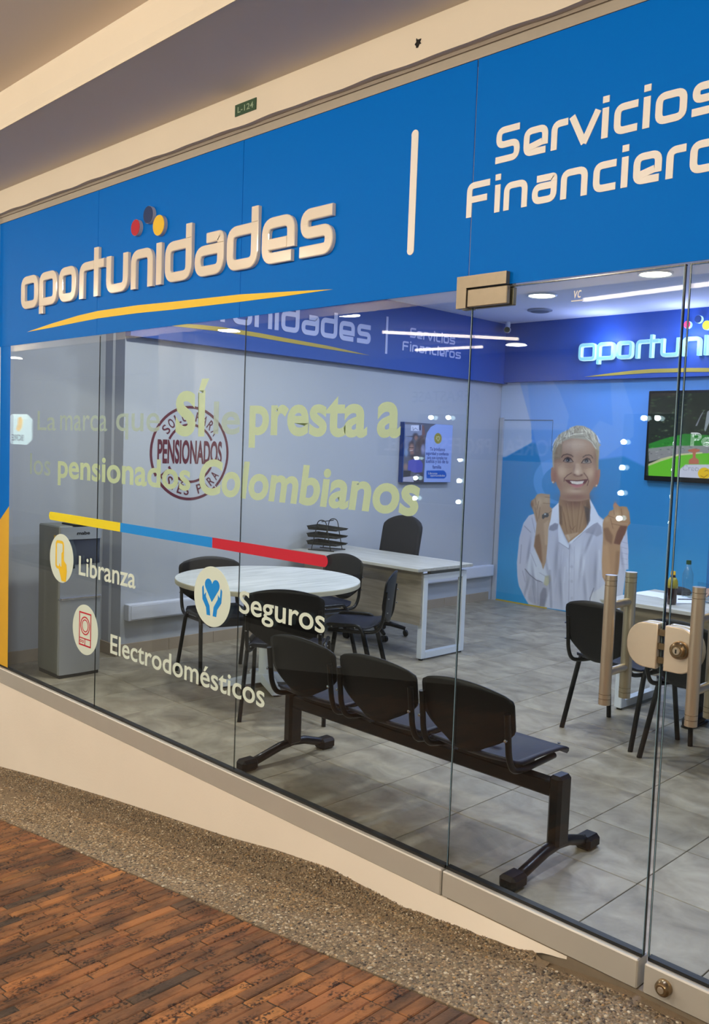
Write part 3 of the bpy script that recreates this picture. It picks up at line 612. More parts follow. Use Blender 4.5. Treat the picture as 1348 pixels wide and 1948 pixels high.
# ================================================================== INTERIOR SIGNS
ss = thing('wall_sign', 'unlit lilac lettering oportunidades with Servicios Financieros along the left blue band', 'sign', (-5.5985, 0, 2.3))
def side_tf(a, b, h): return (h, 3.314+(a+2.577)*.893, .175+(b-2.306)*.87)
def side_tf2(a, b, h): return (h, 3.736+(a+1.941)*.877, .297+(b-2.500)*.79)
def side_tf3(a, b, h): return (h, 3.736+(a+1.941)*.877, .169+(b-2.344)*.75)
letters(ss, LOGO, side_tf, 2.306, .191, .047, pale_letter, .003, .0006)
for x, z, r, c in DOTS: disc(ss, side_tf, x, z, r, .003, {'red': red_disc, 'navy': navy_disc, 'yellow': yel_disc}[c], None, 'coloured_disc')
swoosh(ss, lambda a, b, h: side_tf(a, b+.028, h), yellow_dull)
MB().ribbon([(3.52, .116), (3.52, .446)], False, .028, .003, .0005, lambda a, b, h: (h, a, b)).build('divider_bar', pale_letter, ss)
letters(ss, SERV, side_tf2, 2.500, .0885, .020, pale_letter, .003, .0005, diag=True)
letters(ss, FINA, side_tf3, 2.344, .0885, .020, pale_letter, .003, .0005, diag=True)
ls = thing('lit_wall_sign', 'glowing white channel lettering oportunidades on the back blue band', 'sign', (-4.705, 5.328, 2.3))
def back_tf(a, b, h): return ((a+5.264)*.85, -h, (b-2.306)*.915+.178)
letters(ls, LOGO, back_tf, 2.306, .182, .038, lit_letter, .045, .004, face=lit_face, asc=1.25)
for x, z, r, c in DOTS: disc(ls, back_tf, x, z, r*.9, .04, {'red': lit_red, 'navy': navy_disc, 'yellow': lit_yel}[c], lit_letter, 'coloured_disc')
swoosh(ls, lambda a, b, h: back_tf(a, b-.034, h), yellow_dull)

# ================================================================== PRINTS (flat artwork, painted per vertex)
class Canvas:
    def __init__(s, name, m, axis, val, px0, px1, py0, py1, step, n_out, parent=None, thick=0):
        s.w = int((px1-px0)/step)+1; s.h = int((py1-py0)/step)+1
        c00 = at(px0, py0, axis, val); c10 = at(px1, py0, axis, val); c01 = at(px0, py1, axis, val); c11 = at(px1, py1, axis, val)
        s.axis = axis; o = 0 if axis == 1 else 1                # horizontal world axis
        s.o = o; a0 = min(c00[o], c01[o]); a1 = max(c10[o], c11[o]); z0 = min(c01[2], c11[2]); z1 = max(c00[2], c10[2]); s.val = val
        s.set(a0, a1, z0, z1)
        s.name, s.m = name, m
    def set(s, a0, a1, z0, z1):
        s.a = np.linspace(a0, a1, s.w); s.z = np.linspace(z0, z1, s.h); A, Z = np.meshgrid(s.a, s.z)
        P = np.zeros(A.shape+(3,)); P[..., s.o] = A; P[..., 2] = Z; P[..., s.axis] = s.val; s.P = P
        s.X, s.Y = proj(P); s.C = np.zeros(A.shape+(3,))
    def fill(s, c): s.C[:] = c
    def mix(s, al, c): al = np.clip(al, 0, 1)[..., None]; s.C = s.C*(1-al)+np.array(c, float)*al
    def inside(s, pts, dx=0, dy=0):
        X = s.X+dx; Y = s.Y+dy; r = np.zeros(X.shape, bool); n = len(pts); j = n-1
        for i in range(n):
            xi, yi = pts[i]; xj, yj = pts[j]
            if yi != yj: r ^= ((yi > Y) != (yj > Y)) & (X < (xj-xi)*(Y-yi)/(yj-yi)+xi)
            j = i
        return r
    def poly(s, pts, c, al=1.0, soft=.35, sm=0):
        if sm: pts = [tuple(p) for p in rnd(pts, sm, True, 4)]
        a = sum(s.inside(pts, dx*soft, dy*soft).astype(float) for dx, dy in ((-1, -1), (1, -1), (-1, 1), (1, 1), (0, 0), (0, 1.4), (1.4, 0), (-1.4, 0), (0, -1.4)))/9; s.mix(a*al, c)
    def blob(s, x, y, rx, ry, c, al=1.0, rot=0, p=2.0):
        ca, sa = math.cos(math.radians(rot)), math.sin(math.radians(rot)); u = (s.X-x)*ca+(s.Y-y)*sa; v = -(s.X-x)*sa+(s.Y-y)*ca
        s.mix(al*np.exp(-((u/rx)**2+(v/ry)**2)**(p/2)), c)
    def line(s, pts, w, c, al=1.0):
        for (x0, y0), (x1, y1) in zip(pts, pts[1:]):
            dx, dy = x1-x0, y1-y0; L = dx*dx+dy*dy+1e-9; t = np.clip(((s.X-x0)*dx+(s.Y-y0)*dy)/L, 0, 1); d = np.hypot(s.X-x0-t*dx, s.Y-y0-t*dy); s.mix(al*np.clip((w/2+.35-d)/.7, 0, 1), c)
    def build(s, parent=None, off=None):
        h, w = s.h, s.w; V = s.P.reshape(-1, 3).copy()
        if off is not None: V -= np.array(off)
        idx = np.arange(h*w).reshape(h, w); q = np.stack([idx[:-1, :-1], idx[:-1, 1:], idx[1:, 1:], idx[1:, :-1]], -1).reshape(-1, 4)
        if s.axis == 0: pass
        me = bpy.data.meshes.new(s.name); me.vertices.add(len(V)); me.vertices.foreach_set('co', V.ravel()); me.loops.add(q.size); me.loops.foreach_set('vertex_index', q.ravel().astype(np.int32))
        me.polygons.add(len(q)); me.polygons.foreach_set('loop_start', np.arange(0, q.size, 4, dtype=np.int32)); me.update()
        lc = np.clip(s.C/255, 0, 1); lc = np.where(lc <= .04045, lc/12.92, ((lc+.055)/1.055)**2.4)
        col = np.ones((h*w, 4)); col[:, :3] = lc.reshape(-1, 3); a = me.color_attributes.new('print', 'FLOAT_COLOR', 'POINT'); a.data.foreach_set('color', col.astype(np.float32).ravel())
        me.materials.append(s.m); o = bpy.data.objects.new(s.name, me); COL.objects.link(o)
        if parent: o.parent = parent
        return o
# ---------- mural with the woman
mural = thing('wall_mural', 'blue wall mural of smiling grey-haired woman in white shirt with raised fists', 'mural', (-4.5, 5.402, 0))
cv = Canvas('mural_print', print_mat('mural_print_ink', 1.5, rough=.45), 1, 5.4015, 926, 1348, 700, 1185, 1.0, None); cv.w = 430; cv.h = 490; cv.set(-5.67, -3.36, .002, 2.30)
C_ = cv; BLUE = (38, 118, 168)
C_.fill(BLUE)
C_.mix(np.clip((C_.Y-960)/220, 0, .5), (44, 140, 182))
C_.poly([(900, 700), (1400, 700), (1400, 880), (1230, 890), (1185, 868), (1100, 880), (1050, 850), (1010, 842), (960, 870), (900, 868)], (84, 136, 198), .9, soft=1.5)
C_.poly([(900, 700), (1000, 700), (1010, 800), (1011, 842), (962, 869), (945, 870), (900, 860)], (160, 172, 190), .95, soft=.8)
C_.poly([(985, 715), (1035, 705), (1062, 740), (1082, 790), (1075, 830), (1062, 842), (1040, 935), (1028, 880), (1008, 800)], (104, 146, 196), .8, soft=.8)
C_.poly([(1160, 715), (1180, 712), (1205, 790), (1205, 830), (1150, 870), (1110, 880), (1090, 860), (1140, 800), (1165, 810)], (104, 146, 196), .6, soft=.8)
for k in range(36): a0 = k*10
ring = [(1060+46*math.cos(t), 915+44*math.sin(t)) for t in np.linspace(0, 2*PI, 40)]; C_.poly(ring, (92, 150, 205), .55); C_.poly([(1068+38*math.cos(t), 920+34*math.sin(t)) for t in np.linspace(0, 2*PI, 40)], BLUE, .8)
C_.poly([(1062, 905), (1080, 900), (1078, 918), (1055, 920)], (100, 150, 210), .3)
for k in range(60): x_ = rng.uniform(935, 1340); y_ = rng.uniform(1000, 1150); C_.line([(x_, y_), (x_+1, y_+rng.uniform(20, 60))], rng.uniform(1, 3), (46, 146, 196), .12)
A = lambda x, y: (1020+x/9.63, 800+y/9.63)
Bz = lambda x, y: (970+x/8.47, 930+y/8.47)
Cz = lambda x, y: (1090+x/8.47, 930+y/8.47)
def ap(L_, f): return [f(*p) for p in L_]
SH = (180, 182, 198); SHs = (140, 142, 160); SHd = (104, 106, 126); SK = (152, 120, 108); SKl = (190, 160, 146); SKd = (112, 78, 68); SKr = (134, 88, 84)
# shirt
C_.poly(ap([(385, 400), (300, 430), (215, 550), (150, 780), (110, 1180), (115, 1400), (140, 1560), (230, 1750), (300, 1860), (520, 1910), (1101, 1990)], Bz)+[(1180, 1165), (1195, 1050), (1192, 1005)]+ap([(820, 740), (700, 480), (480, 490), (400, 420), (270, 160), (0, 100)], Cz)+ap([(780, 230), (660, 330), (640, 560)], Bz), SH, 1, soft=.5)
C_.poly(ap([(215, 560), (150, 800), (112, 1200), (130, 1500), (300, 1860), (420, 1880), (300, 1500), (240, 1300), (300, 1100), (360, 900), (300, 640)], Bz), (176, 176, 192), .8, soft=1.2)
C_.poly(ap([(240, 1290), (330, 1400), (440, 1470), (560, 1520), (650, 1440), (640, 1600), (560, 1900), (420, 1890), (300, 1800), (250, 1500)], Bz), (150, 150, 164), .7, soft=1.0)
C_.poly(ap([(480, 1700), (530, 1590), (580, 1600), (590, 1720), (550, 1900), (470, 1890)], Bz), (112, 112, 126), .75, soft=.9)
C_.line(ap([(240, 1290), (310, 1380), (420, 1470), (540, 1510)], Bz), 1.3, (70, 72, 84), .85)
C_.poly(ap([(400, 960), (500, 1240), (540, 1300), (600, 1150), (650, 1400), (600, 1560), (560, 1540), (440, 1440), (300, 1330), (250, 1230), (330, 1050)], Bz), (188, 192, 204), .9, soft=.7)
C_.poly(ap([(560, 1400), (650, 1390), (660, 1480), (590, 1570), (540, 1540)], Bz), (166, 160, 140), .7, soft=.8)
for p0, p1, w_, al in (((230, 600), (330, 700), 1.6, .5), ((350, 470), (400, 700), 1.4, .35), ((180, 900), (160, 1200), 2, .35), ((330, 1030), (420, 1250), 1.4, .4), ((470, 1350), (590, 1420), 1.2, .4), ((200, 1320), (240, 1500), 1.5, .35), ((640, 1320), (660, 1900), 5, .35), ((440, 1480), (450, 1860), 1.6, .4), ((360, 1560), (400, 1840), 2, .3)):
    C_.line(ap([p0, p1], Bz), w_, SHd, al)
for k in range(26):
    x_ = rng.uniform(1050, 1140); y_ = rng.uniform(1035, 1120); C_.line([(x_, y_), (x_+rng.uniform(-3, 3), y_+rng.uniform(14, 40))], rng.uniform(1.5, 4), (168, 172, 190) if k % 2 else (212, 214, 226), .35)
C_.blob(1062, 1090, 10, 60, SHs, .5); C_.blob(1126, 1100, 12, 50, SHs, .35); C_.blob(1100, 1060, 14, 30, (214, 216, 228), .5)
C_.line([(1083, 1038), (1081, 1160)], 1.2, SHs, .8); C_.line([(1092, 1040), (1091, 1160)], .8, SHs, .5)
for y_ in (1078, 1106, 1138): C_.blob(1087, y_, 1.8, 2.0, (120, 122, 140), .7); C_.blob(1087, y_, .9, 1.0, (214, 216, 226), .7)
# neck and chest skin
C_.poly(ap([(780, 230), (800, 120), (1101, 60)], Bz)+ap([(260, 60), (270, 300), (210, 620), (100, 760), (-60, 860)], Cz)+ap([(955, 905), (870, 740), (790, 560)], Bz), (150, 118, 98), 1, soft=.6)
C_.poly(ap([(870, 740), (1101, 700)], Bz)+ap([(90, 720), (-60, 830)], Cz)+ap([(960, 890)], Bz), (182, 150, 134), .8, soft=.8)
C_.blob(1092, 952, 22, 14, (92, 56, 54), .75); C_.blob(1118, 975, 6, 26, (60, 40, 38), .7)
C_.poly(ap([(780, 250), (830, 280), (840, 600), (790, 560)], Bz), (80, 58, 52), .55, soft=1)
for k, (a_, b_) in enumerate((((1068, 965), (1078, 1012)), ((1076, 958), (1086, 1014)), ((1086, 955), (1090, 1010)), ((1102, 955), (1096, 1012)), ((1110, 960), (1102, 1006)), ((1072, 975), (1076, 1000)))):
    C_.line([a_, b_], 2.0, (104, 72, 60), .28); C_.line([(a_[0]+3, a_[1]), (b_[0]+3, b_[1])], 1.8, (176, 142, 120), .22)
C_.line([(1083, 1000), (1088, 1008), (1094, 1000)], 1, (108, 76, 64), .7)
# collar
C_.poly(ap([(780, 220), (790, 560), (870, 740), (955, 905), (945, 970), (780, 860), (770, 700), (775, 560), (720, 548), (640, 600), (625, 560), (665, 400), (680, 330)], Bz), (204, 208, 222), 1, soft=.5)
C_.poly(ap([(640, 600), (720, 550), (775, 570), (760, 650), (690, 680), (620, 660)], Bz), (120, 122, 140), .8, soft=.8)
C_.line(ap([(780, 860), (945, 968), (955, 905)], Bz), .9, (110, 112, 130), .8)
C_.poly(ap([(262, 160), (340, 300), (430, 480), (470, 500), (470, 620), (390, 545), (330, 570), (160, 700), (0, 850), (-70, 900), (-90, 880), (20, 790), (150, 690), (230, 590), (262, 480), (285, 300)], Cz), (204, 208, 222), 1, soft=.5)
C_.poly(ap([(390, 545), (440, 600), (470, 720), (380, 770), (300, 730), (190, 700), (330, 575)], Cz), (142, 142, 158), .75, soft=.8)
C_.line(ap([(0, 850), (160, 700), (330, 570), (390, 545)], Cz), .8, (110, 112, 130), .6)
C_.poly([(1110, 962), (1121, 968), (1122, 990), (1117, 1000)], (70, 62, 66), .7, soft=.6)
# head: ears, face, hair
C_.poly(ap([(300, 850), (270, 870), (262, 1000), (272, 1110), (310, 1160), (350, 1120), (350, 900)], A), (150, 108, 100), 1)
C_.poly(ap([(1100, 930), (1150, 890), (1168, 910), (1165, 1010), (1135, 1150), (1100, 1215), (1060, 1220)], A), (158, 112, 98), 1)
C_.poly(ap([(330, 420), (460, 330), (700, 300), (940, 330), (1080, 480), (1125, 640), (1130, 880), (1120, 1000), (1090, 1130), (1030, 1240), (970, 1340), (965, 1440), (800, 1480), (600, 1480), (440, 1440), (430, 1290), (380, 1200), (340, 1060), (305, 880), (310, 600)], A), SK, 1, soft=.6)
C_.blob(*A(700, 450), 26, 12, (186, 164, 158), .8); C_.blob(*A(460, 940), 11, 12, SKl, .8); C_.blob(*A(980, 960), 11, 12, SKl, .7); C_.blob(*A(340, 1000), 4.5, 16, SKr, .7); C_.blob(*A(1100, 1010), 5, 18, SKr, .7)
C_.blob(*A(400, 1120), 5, 16, (142, 98, 92), .6, rot=-20); C_.blob(*A(1040, 1160), 6, 16, (142, 100, 90), .7, rot=25); C_.blob(*A(560, 560), 14, 6, (160, 136, 130), .4)
C_.blob(*A(700, 1290), 16, 7, (192, 164, 154), .7); C_.blob(*A(720, 1400), 26, 6, (128, 88, 84), .75)
for q in (520, 620, 760, 860): C_.line(ap([(q, 350), (q+10, 560)], A), 1.6, (160, 140, 136), .3)
# eyes and brows
C_.blob(*A(350, 640), 5, 12, (120, 92, 84), .55); C_.blob(*A(1085, 660), 5, 14, (116, 88, 80), .6); C_.blob(*A(700, 700), 5, 14, (172, 146, 138), .5)
C_.blob(*A(575, 660), 12, 5, (128, 98, 92), .6); C_.blob(*A(930, 672), 12, 5, (128, 98, 92), .6)
for o_ in (0, .7): C_.line([(p[0], p[1]+o_) for p in ap([(460, 668), (490, 630), (560, 612), (630, 630), (668, 656)], A)], 1.5, (84, 64, 62), .75); C_.line([(p[0], p[1]+o_) for p in ap([(850, 668), (900, 634), (960, 626), (1000, 640), (1030, 686)], A)], 1.5, (84, 64, 62), .75)
C_.poly(ap([(490, 745), (520, 690), (570, 668), (625, 690), (680, 760), (620, 778), (540, 772)], A), (92, 66, 64), .85, soft=.5); C_.poly(ap([(815, 780), (860, 715), (925, 682), (975, 700), (1010, 775), (950, 792), (870, 795)], A), (92, 66, 64), .85, soft=.5)
C_.poly(ap([(505, 742), (535, 705), (580, 695), (630, 720), (660, 755), (610, 768), (540, 762)], A), (146, 134, 136), .85); C_.poly(ap([(838, 775), (875, 725), (925, 708), (970, 725), (995, 770), (940, 783), (880, 785)], A), (142, 130, 132), .85)
C_.blob(*A(575, 722), 3.7, 3.6, (24, 26, 32), 1, p=4); C_.blob(*A(915, 735), 3.7, 3.6, (28, 28, 34), 1, p=4); C_.blob(*A(566, 728), .8, .8, (232, 232, 238), .9); C_.blob(*A(912, 744), .8, .8, (232, 232, 238), .9)
C_.line(ap([(490, 745), (525, 695), (575, 672), (630, 695), (675, 755)], A), 1.1, (36, 28, 32), .9); C_.line(ap([(822, 780), (862, 716), (925, 686), (975, 704), (1005, 770)], A), 1.1, (36, 28, 32), .9)
for y_ in (795, 822, 850): C_.line(ap([(520, y_), (600, y_+16), (670, y_-8)], A), .8, (112, 82, 80), .5); C_.line(ap([(835, y_+10), (910, y_+28), (1000, y_)], A), .8, (112, 82, 80), .5)
for k in range(5): C_.line(ap([(440+6*k, 700+22*k), (395, 690+34*k)], A), .7, (112, 82, 78), .45); C_.line(ap([(1040-4*k, 710+22*k), (1080, 705+34*k)], A), .7, (112, 82, 78), .45)
for k in range(4): C_.line(ap([(560+30*k, 470+26*k), (760, 460+26*k), (930-30*k, 480+26*k)], A), .8, (122, 96, 92), .22)
# nose, smile
C_.poly(ap([(700, 780), (780, 780), (830, 900), (850, 980), (800, 1010), (740, 1020), (690, 990), (670, 930)], A), (186, 158, 148), .6, soft=1.2)
C_.blob(*A(690, 870), 2.2, 10, (118, 88, 88), .55, rot=10); C_.blob(*A(750, 940), 4, 5, (204, 180, 172), .8)
C_.blob(*A(700, 995), 3.2, 1.8, (92, 58, 56), .8, rot=20); C_.blob(*A(820, 1000), 3.2, 1.8, (92, 58, 56), .8, rot=-20); C_.blob(*A(755, 1018), 5, 1.6, (110, 74, 70), .8)
C_.line(ap([(640, 960), (570, 1000), (510, 1060), (505, 1110)], A), 2.0, (96, 62, 62), .75); C_.line(ap([(870, 960), (930, 1040), (955, 1110), (930, 1190)], A), 2.0, (96, 62, 62), .75)
C_.poly(ap([(510, 1080), (640, 1090), (750, 1095), (860, 1080), (950, 1070), (900, 1150), (830, 1200), (740, 1215), (650, 1190), (570, 1140)], A), (88, 46, 54), .95, sm=1)
C_.poly(ap([(610, 1105), (740, 1115), (870, 1105), (840, 1160), (740, 1172), (650, 1155)], A), (216, 206, 212), .95)
for q in range(640, 860, 34): C_.line(ap([(q, 1110), (q+4, 1160)], A), .5, (140, 110, 120), .5)
C_.poly(ap([(600, 1160), (740, 1180), (880, 1150), (820, 1215), (740, 1232), (660, 1212)], A), (178, 112, 122), .85)
C_.blob(*A(740, 1255), 8, 2, (122, 86, 82), .5); C_.blob(*A(1100, 1190), 1.3, 1.3, (230, 225, 220), .9); C_.blob(*A(300, 1130), 1.5, 1.5, (225, 220, 215), .9)
# hair
HAIR = (156, 148, 142)
C_.poly(ap([(300, 860), (288, 700), (292, 560), (310, 440), (400, 270), (480, 210), (560, 185), (640, 120), (740, 88), (860, 98), (980, 150), (1070, 230), (1110, 290), (1125, 380), (1180, 450), (1150, 480), (1150, 620), (1135, 720), (1130, 900), (1108, 900), (1110, 700), (1080, 530), (1000, 400), (900, 350), (760, 330), (620, 330), (480, 380), (380, 470), (340, 600), (318, 740), (318, 870)], A), HAIR, 1, soft=.6)
C_.poly(ap([(310, 620), (380, 470), (470, 400), (470, 560), (440, 700), (330, 720)], A), (126, 112, 100), .75, soft=1.0)
C_.poly(ap([(1060, 480), (1140, 560), (1130, 880), (1095, 900), (1090, 640)], A), (140, 116, 92), .7, soft=.8)
g_ = np.random.default_rng(5)
for k in range(260):
    t = g_.uniform(0, 1); x0 = 340+770*t; top = 100+ (abs(x0-760)/470)**2*300; y0 = top+g_.uniform(0, 110); dx = (x0-660)*.10+g_.uniform(-30, 30); dy = 26+abs(x0-740)*.20+g_.uniform(-10, 30)
    c = [(214, 208, 204), (232, 228, 226), (110, 100, 98), (140, 124, 110), (196, 190, 190)][g_.integers(5)]
    C_.line(ap([(x0, y0), (x0+dx, y0+dy)], A), g_.uniform(.5, 1.3), c, .5)
C_.line(ap([(420, 380), (560, 290), (720, 215), (900, 205)], A), 1.2, (104, 96, 96), .4); C_.line(ap([(520, 300), (700, 250), (860, 240)], A), 1.4, (222, 216, 214), .7); C_.line(ap([(700, 300), (860, 290), (980, 340), (1080, 470)], A), 1.3, (100, 90, 94), .4); C_.line(ap([(900, 300), (1020, 400), (1090, 520)], A), 1.3, (220, 214, 214), .6)
# left fist and forearm
C_.poly(ap([(640, 90), (500, 72), (430, 90), (395, 150), (340, 190), (328, 240), (350, 300), (390, 420), (425, 560), (405, 760), (385, 920), (420, 1010), (495, 1180), (530, 1300), (575, 1170), (600, 900), (610, 640), (650, 500), (670, 360), (670, 310), (640, 290)], Bz), (160, 132, 118), 1, soft=.5)
C_.poly(ap([(405, 760), (470, 720), (500, 900), (520, 1200), (495, 1180), (385, 930)], Bz), (116, 82, 66), .7, soft=1); C_.poly(ap([(540, 560), (620, 500), (600, 900), (560, 900)], Bz), (188, 160, 146), .6, soft=1)
C_.blob(*Bz(350, 250), 3, 6, (104, 70, 60), .8); C_.blob(*Bz(470, 200), 6, 9, (190, 168, 152), .7); C_.blob(*Bz(580, 180), 6, 8, (178, 156, 142), .6)
for p in (((400, 150), (420, 260)), ((460, 200), (430, 330)), ((530, 230), (640, 240)), ((480, 300), (460, 480)), ((560, 130), (640, 140)), ((400, 300), (440, 520))): C_.line(ap(p, Bz), 1.1, (104, 76, 64), .65)
C_.poly(ap([(515, 420), (560, 385), (610, 390), (625, 430), (600, 460), (560, 460), (530, 490), (512, 470)], Bz), (58, 60, 62), .9); C_.blob(*Bz(562, 408), 1.8, 1.6, (225, 230, 232), .9); C_.line(ap([(610, 400), (668, 350)], Bz), .7, (60, 54, 50), .7)
# right fist and forearm
C_.poly(ap([(655, 235), (690, 232), (745, 285), (790, 280), (860, 290), (900, 370), (912, 470), (920, 560), (880, 600), (820, 760), (760, 860), (755, 1000), (745, 1200), (720, 1360), (580, 1620), (520, 1520), (470, 1420), (462, 1200), (475, 900), (480, 700), (475, 560), (500, 470), (560, 420), (580, 360), (650, 330), (640, 270)], Cz), (166, 128, 104), 1, soft=.5)
C_.poly(ap([(760, 590), (870, 600), (820, 760), (750, 900), (650, 880), (700, 700)], Cz), (92, 52, 48), .75, soft=.8); C_.poly(ap([(480, 640), (560, 620), (640, 760), (620, 900), (520, 820)], Cz), (112, 76, 62), .6, soft=1.2)
C_.poly(ap([(470, 900), (560, 900), (600, 1300), (560, 1500), (470, 1400)], Cz), (186, 146, 120), .6, soft=1.5); C_.poly(ap([(690, 1000), (755, 1000), (720, 1360), (660, 1450)], Cz), (132, 96, 76), .55, soft=1.5)
C_.blob(*Cz(675, 240), 3, 5, (190, 110, 96), .7); C_.blob(*Cz(710, 430), 7, 8, (196, 164, 142), .6); C_.blob(*Cz(840, 380), 5, 8, (180, 148, 128), .6); C_.blob(*Cz(540, 500), 5, 5, (190, 156, 134), .5)
for p in (((650, 350), (660, 420)), ((770, 320), (790, 450)), ((560, 430), (660, 470)), ((620, 560), (760, 590)), ((690, 830), (760, 830)), ((600, 480), (640, 640)), ((890, 580), (915, 540))): C_.line(ap(p, Cz), 1.0, (104, 68, 54), .65)
# right cuff
C_.poly(ap([(520, 1520), (400, 1620), (290, 1680), (270, 1800), (300, 1990), (600, 1990), (600, 1780), (590, 1620)], Cz), (190, 190, 196), .9, soft=.8); C_.poly(ap([(420, 1780), (560, 1800), (600, 1900), (460, 1840)], Cz), (112, 104, 92), .6, soft=.9); C_.line(ap([(330, 1600), (270, 1760), (265, 1900)], Cz), 1.6, (88, 88, 104), .7); C_.poly(ap([(820, 740), (880, 900), (890, 1300), (740, 1300), (760, 900)], Cz), (186, 186, 204), .95, soft=.6)
for k in range(5): C_.line(ap([(780, 850+90*k), (870, 880+85*k)], Cz), 1.3, (140, 140, 160), .5)
for (x_, y_, rx, ry, rot, al) in ((1005, 1050, 2.5, 26, 8, .5), (1014, 1100, 3, 30, -6, .45), (1000, 1120, 2.5, 22, 14, .4), (1058, 1060, 4, 34, 4, .4), (1066, 1120, 3, 34, -3, .45), (1104, 1075, 3, 30, 6, .4), (1112, 1120, 3.5, 32, -4, .4), (1132, 1090, 3.5, 34, 2, .45), (1075, 1020, 2.5, 22, -24, .45), (1120, 1030, 3, 24, 22, .45), (1168, 1090, 3, 40, 0, .4), (1182, 1060, 3, 24, -8, .4), (1040, 1080, 3, 30, -10, .35)):
    m_ = C_.C.copy(); C_.blob(x_, y_, rx, ry, SHd, al, rot=rot); C_.C = np.where((m_[..., :1] > 120) & (m_[..., 2:] > 130), C_.C, m_)
    m_ = C_.C.copy(); C_.blob(x_+5, y_, rx*.8, ry*.8, (206, 208, 222), al*.7, rot=rot); C_.C = np.where((m_[..., :1] > 110) & (m_[..., 2:] > 120), C_.C, m_)
wm_ = C_.C[..., 0] > C_.C[..., 2]*.84; C_.C[..., 2] = np.where(wm_, C_.C[..., 2]*np.where(C_.C[..., 0] > C_.C[..., 2]*1.02, .88, .965), C_.C[..., 2])
C_.build(mural, off=(-4.5, 5.402, 0))
bx('mural_sheet', mat('mural_backing', (40, 120, 180), .5), -1.17, 6.0, .0002, .0018, .002, 2.30, mural)
dr = struct(bpy.data.objects.new('door_3', None)); COL.objects.link(dr); dr.location = (-5.66, 5.40, 0)
bx('door_frame', white_wall, .0, .045, -.022, 0, 0, 1.935, dr); bx('door_gap', mat('door_shadow_gap', (96, 116, 138), .7), .045, .64, -.0035, -.0015, 1.907, 1.915, dr); bx('door_gap', MATS['door_shadow_gap'], .637, .640, -.0035, -.0015, 1.60, 1.905, dr)
bx('threshold', yellow_dull, .05, .68, -.012, -.002, .0, .012, dr)
# ---------- screen
tv = thing('wall_screen', 'large wall screen showing fountain garden with letters Pe and a winking face', 'screen', (-3.98, 5.36, 1.36))
bx('bezel', blackpl, 0, 1.46, -.02, .04, 0, .82, tv, bev=.006); tvm = print_mat('screen_image', .02, emis=.8, rough=.15)
tc_ = Canvas('picture', tvm, 1, 5.335, 1230, 1348, 745, 915, .6, None); tc_.w = 420; tc_.h = 260; tc_.set(-3.955, -2.545, 1.405, 2.155)
T = lambda x, y: (1200+x/8.85, 720+y/8.85); c = tc_; c.fill((34, 44, 36))
g_ = np.random.default_rng(11)
for k in range(420):
    x_, y_ = g_.uniform(280, 3200), g_.uniform(250, 960); c.blob(*T(x_, y_), g_.uniform(1, 4), g_.uniform(.7, 2), [(26, 36, 28), (84, 112, 70), (16, 24, 20), (120, 140, 104), (60, 84, 58)][g_.integers(5)], .6)
c.poly(ap([(280, 230), (760, 230), (760, 300), (280, 300)], T), (64, 50, 46), .6)
c.poly(ap([(300, 1100), (560, 1010), (900, 930), (1400, 960), (3200, 940), (3200, 1200), (300, 1220)], T), (40, 140, 44), .95, soft=.6)
for k in range(160): x_, y_ = g_.uniform(300, 3200), g_.uniform(960, 1190); c.blob(*T(x_, y_), 2, 1, [(24, 84, 30), (90, 190, 70), (60, 110, 50)][g_.integers(3)], .5)
c.poly(ap([(290, 1180), (700, 1130), (1200, 1130), (3200, 1100), (3200, 1320), (900, 1270), (300, 1400)], T), (150, 150, 158), .95, soft=.6)
for k in range(90): x_, y_ = g_.uniform(300, 3100), g_.uniform(1150, 1330); c.blob(*T(x_, y_), 1.6, .8, [(90, 92, 110), (200, 200, 206), (60, 62, 80)][g_.integers(3)], .6)
c.poly(ap([(290, 1470), (500, 1380), (800, 1290), (1200, 1260), (3200, 1250), (3200, 1760), (290, 1650)], T), (104, 196, 44), 1, soft=.5); c.poly(ap([(290, 1440), (500, 1350), (800, 1270), (1200, 1240), (1200, 1262), (800, 1300), (500, 1395), (290, 1475)], T), (214, 216, 170), .9)
c.blob(*T(1060, 1420), 14, 8, (150, 170, 120), .6)
c.poly(ap([(950, 1205), (1060, 1180), (1160, 1195), (1150, 1225), (1090, 1245), (1085, 1330), (1140, 1370), (1140, 1440), (970, 1440), (975, 1370), (1040, 1330), (1035, 1245), (970, 1230)], T), (190, 112, 92), 1)
c.poly(ap([(1080, 800), (1180, 600), (1240, 520), (1200, 600), (1160, 680), (1110, 800)], T), (170, 170, 196), .7); c.poly(ap([(1230, 860), (1280, 560), (1400, 480), (1330, 700), (1250, 900)], T), (190, 200, 220), .7)
c.poly(ap([(790, 1760), (790, 1600), (830, 1520), (910, 1450), (3200, 1440), (3200, 1800)], T), (206, 208, 232), 1)
c.poly([T(1230+105*math.cos(t), 1600+100*math.sin(t)) for t in np.linspace(0, 2*PI, 36)], (240, 196, 24), 1); c.line(ap([(1170, 1640), (1230, 1665), (1290, 1620)], T), .8, (80, 60, 10), 1); c.line(ap([(1240, 1560), (1280, 1545), (1300, 1560)], T), .7, (80, 60, 10), 1)
c.poly(ap([(270, 1640), (790, 1660), (790, 1790), (270, 1700)], T), (40, 40, 110), 1)
c.build(tv, off=(-3.98, 5.362, 1.36))
TV = lambda a, b, h: (a+3.98, -.026-h, b-1.36)
text_mesh('headline', 'Pe', -3.553, -3.36, 1.690, .115, TV, mat('screen_white_text', (255, 255, 255), .5, emit=(240, 240, 250), es=1.1), tv, off=.03, ref='P', d=.001)
text_mesh('caption', 'Creo', -3.612, -3.462, 1.466, .048, TV, mat('screen_dark_text', (40, 40, 70), .5), tv, ref='C', d=.001)
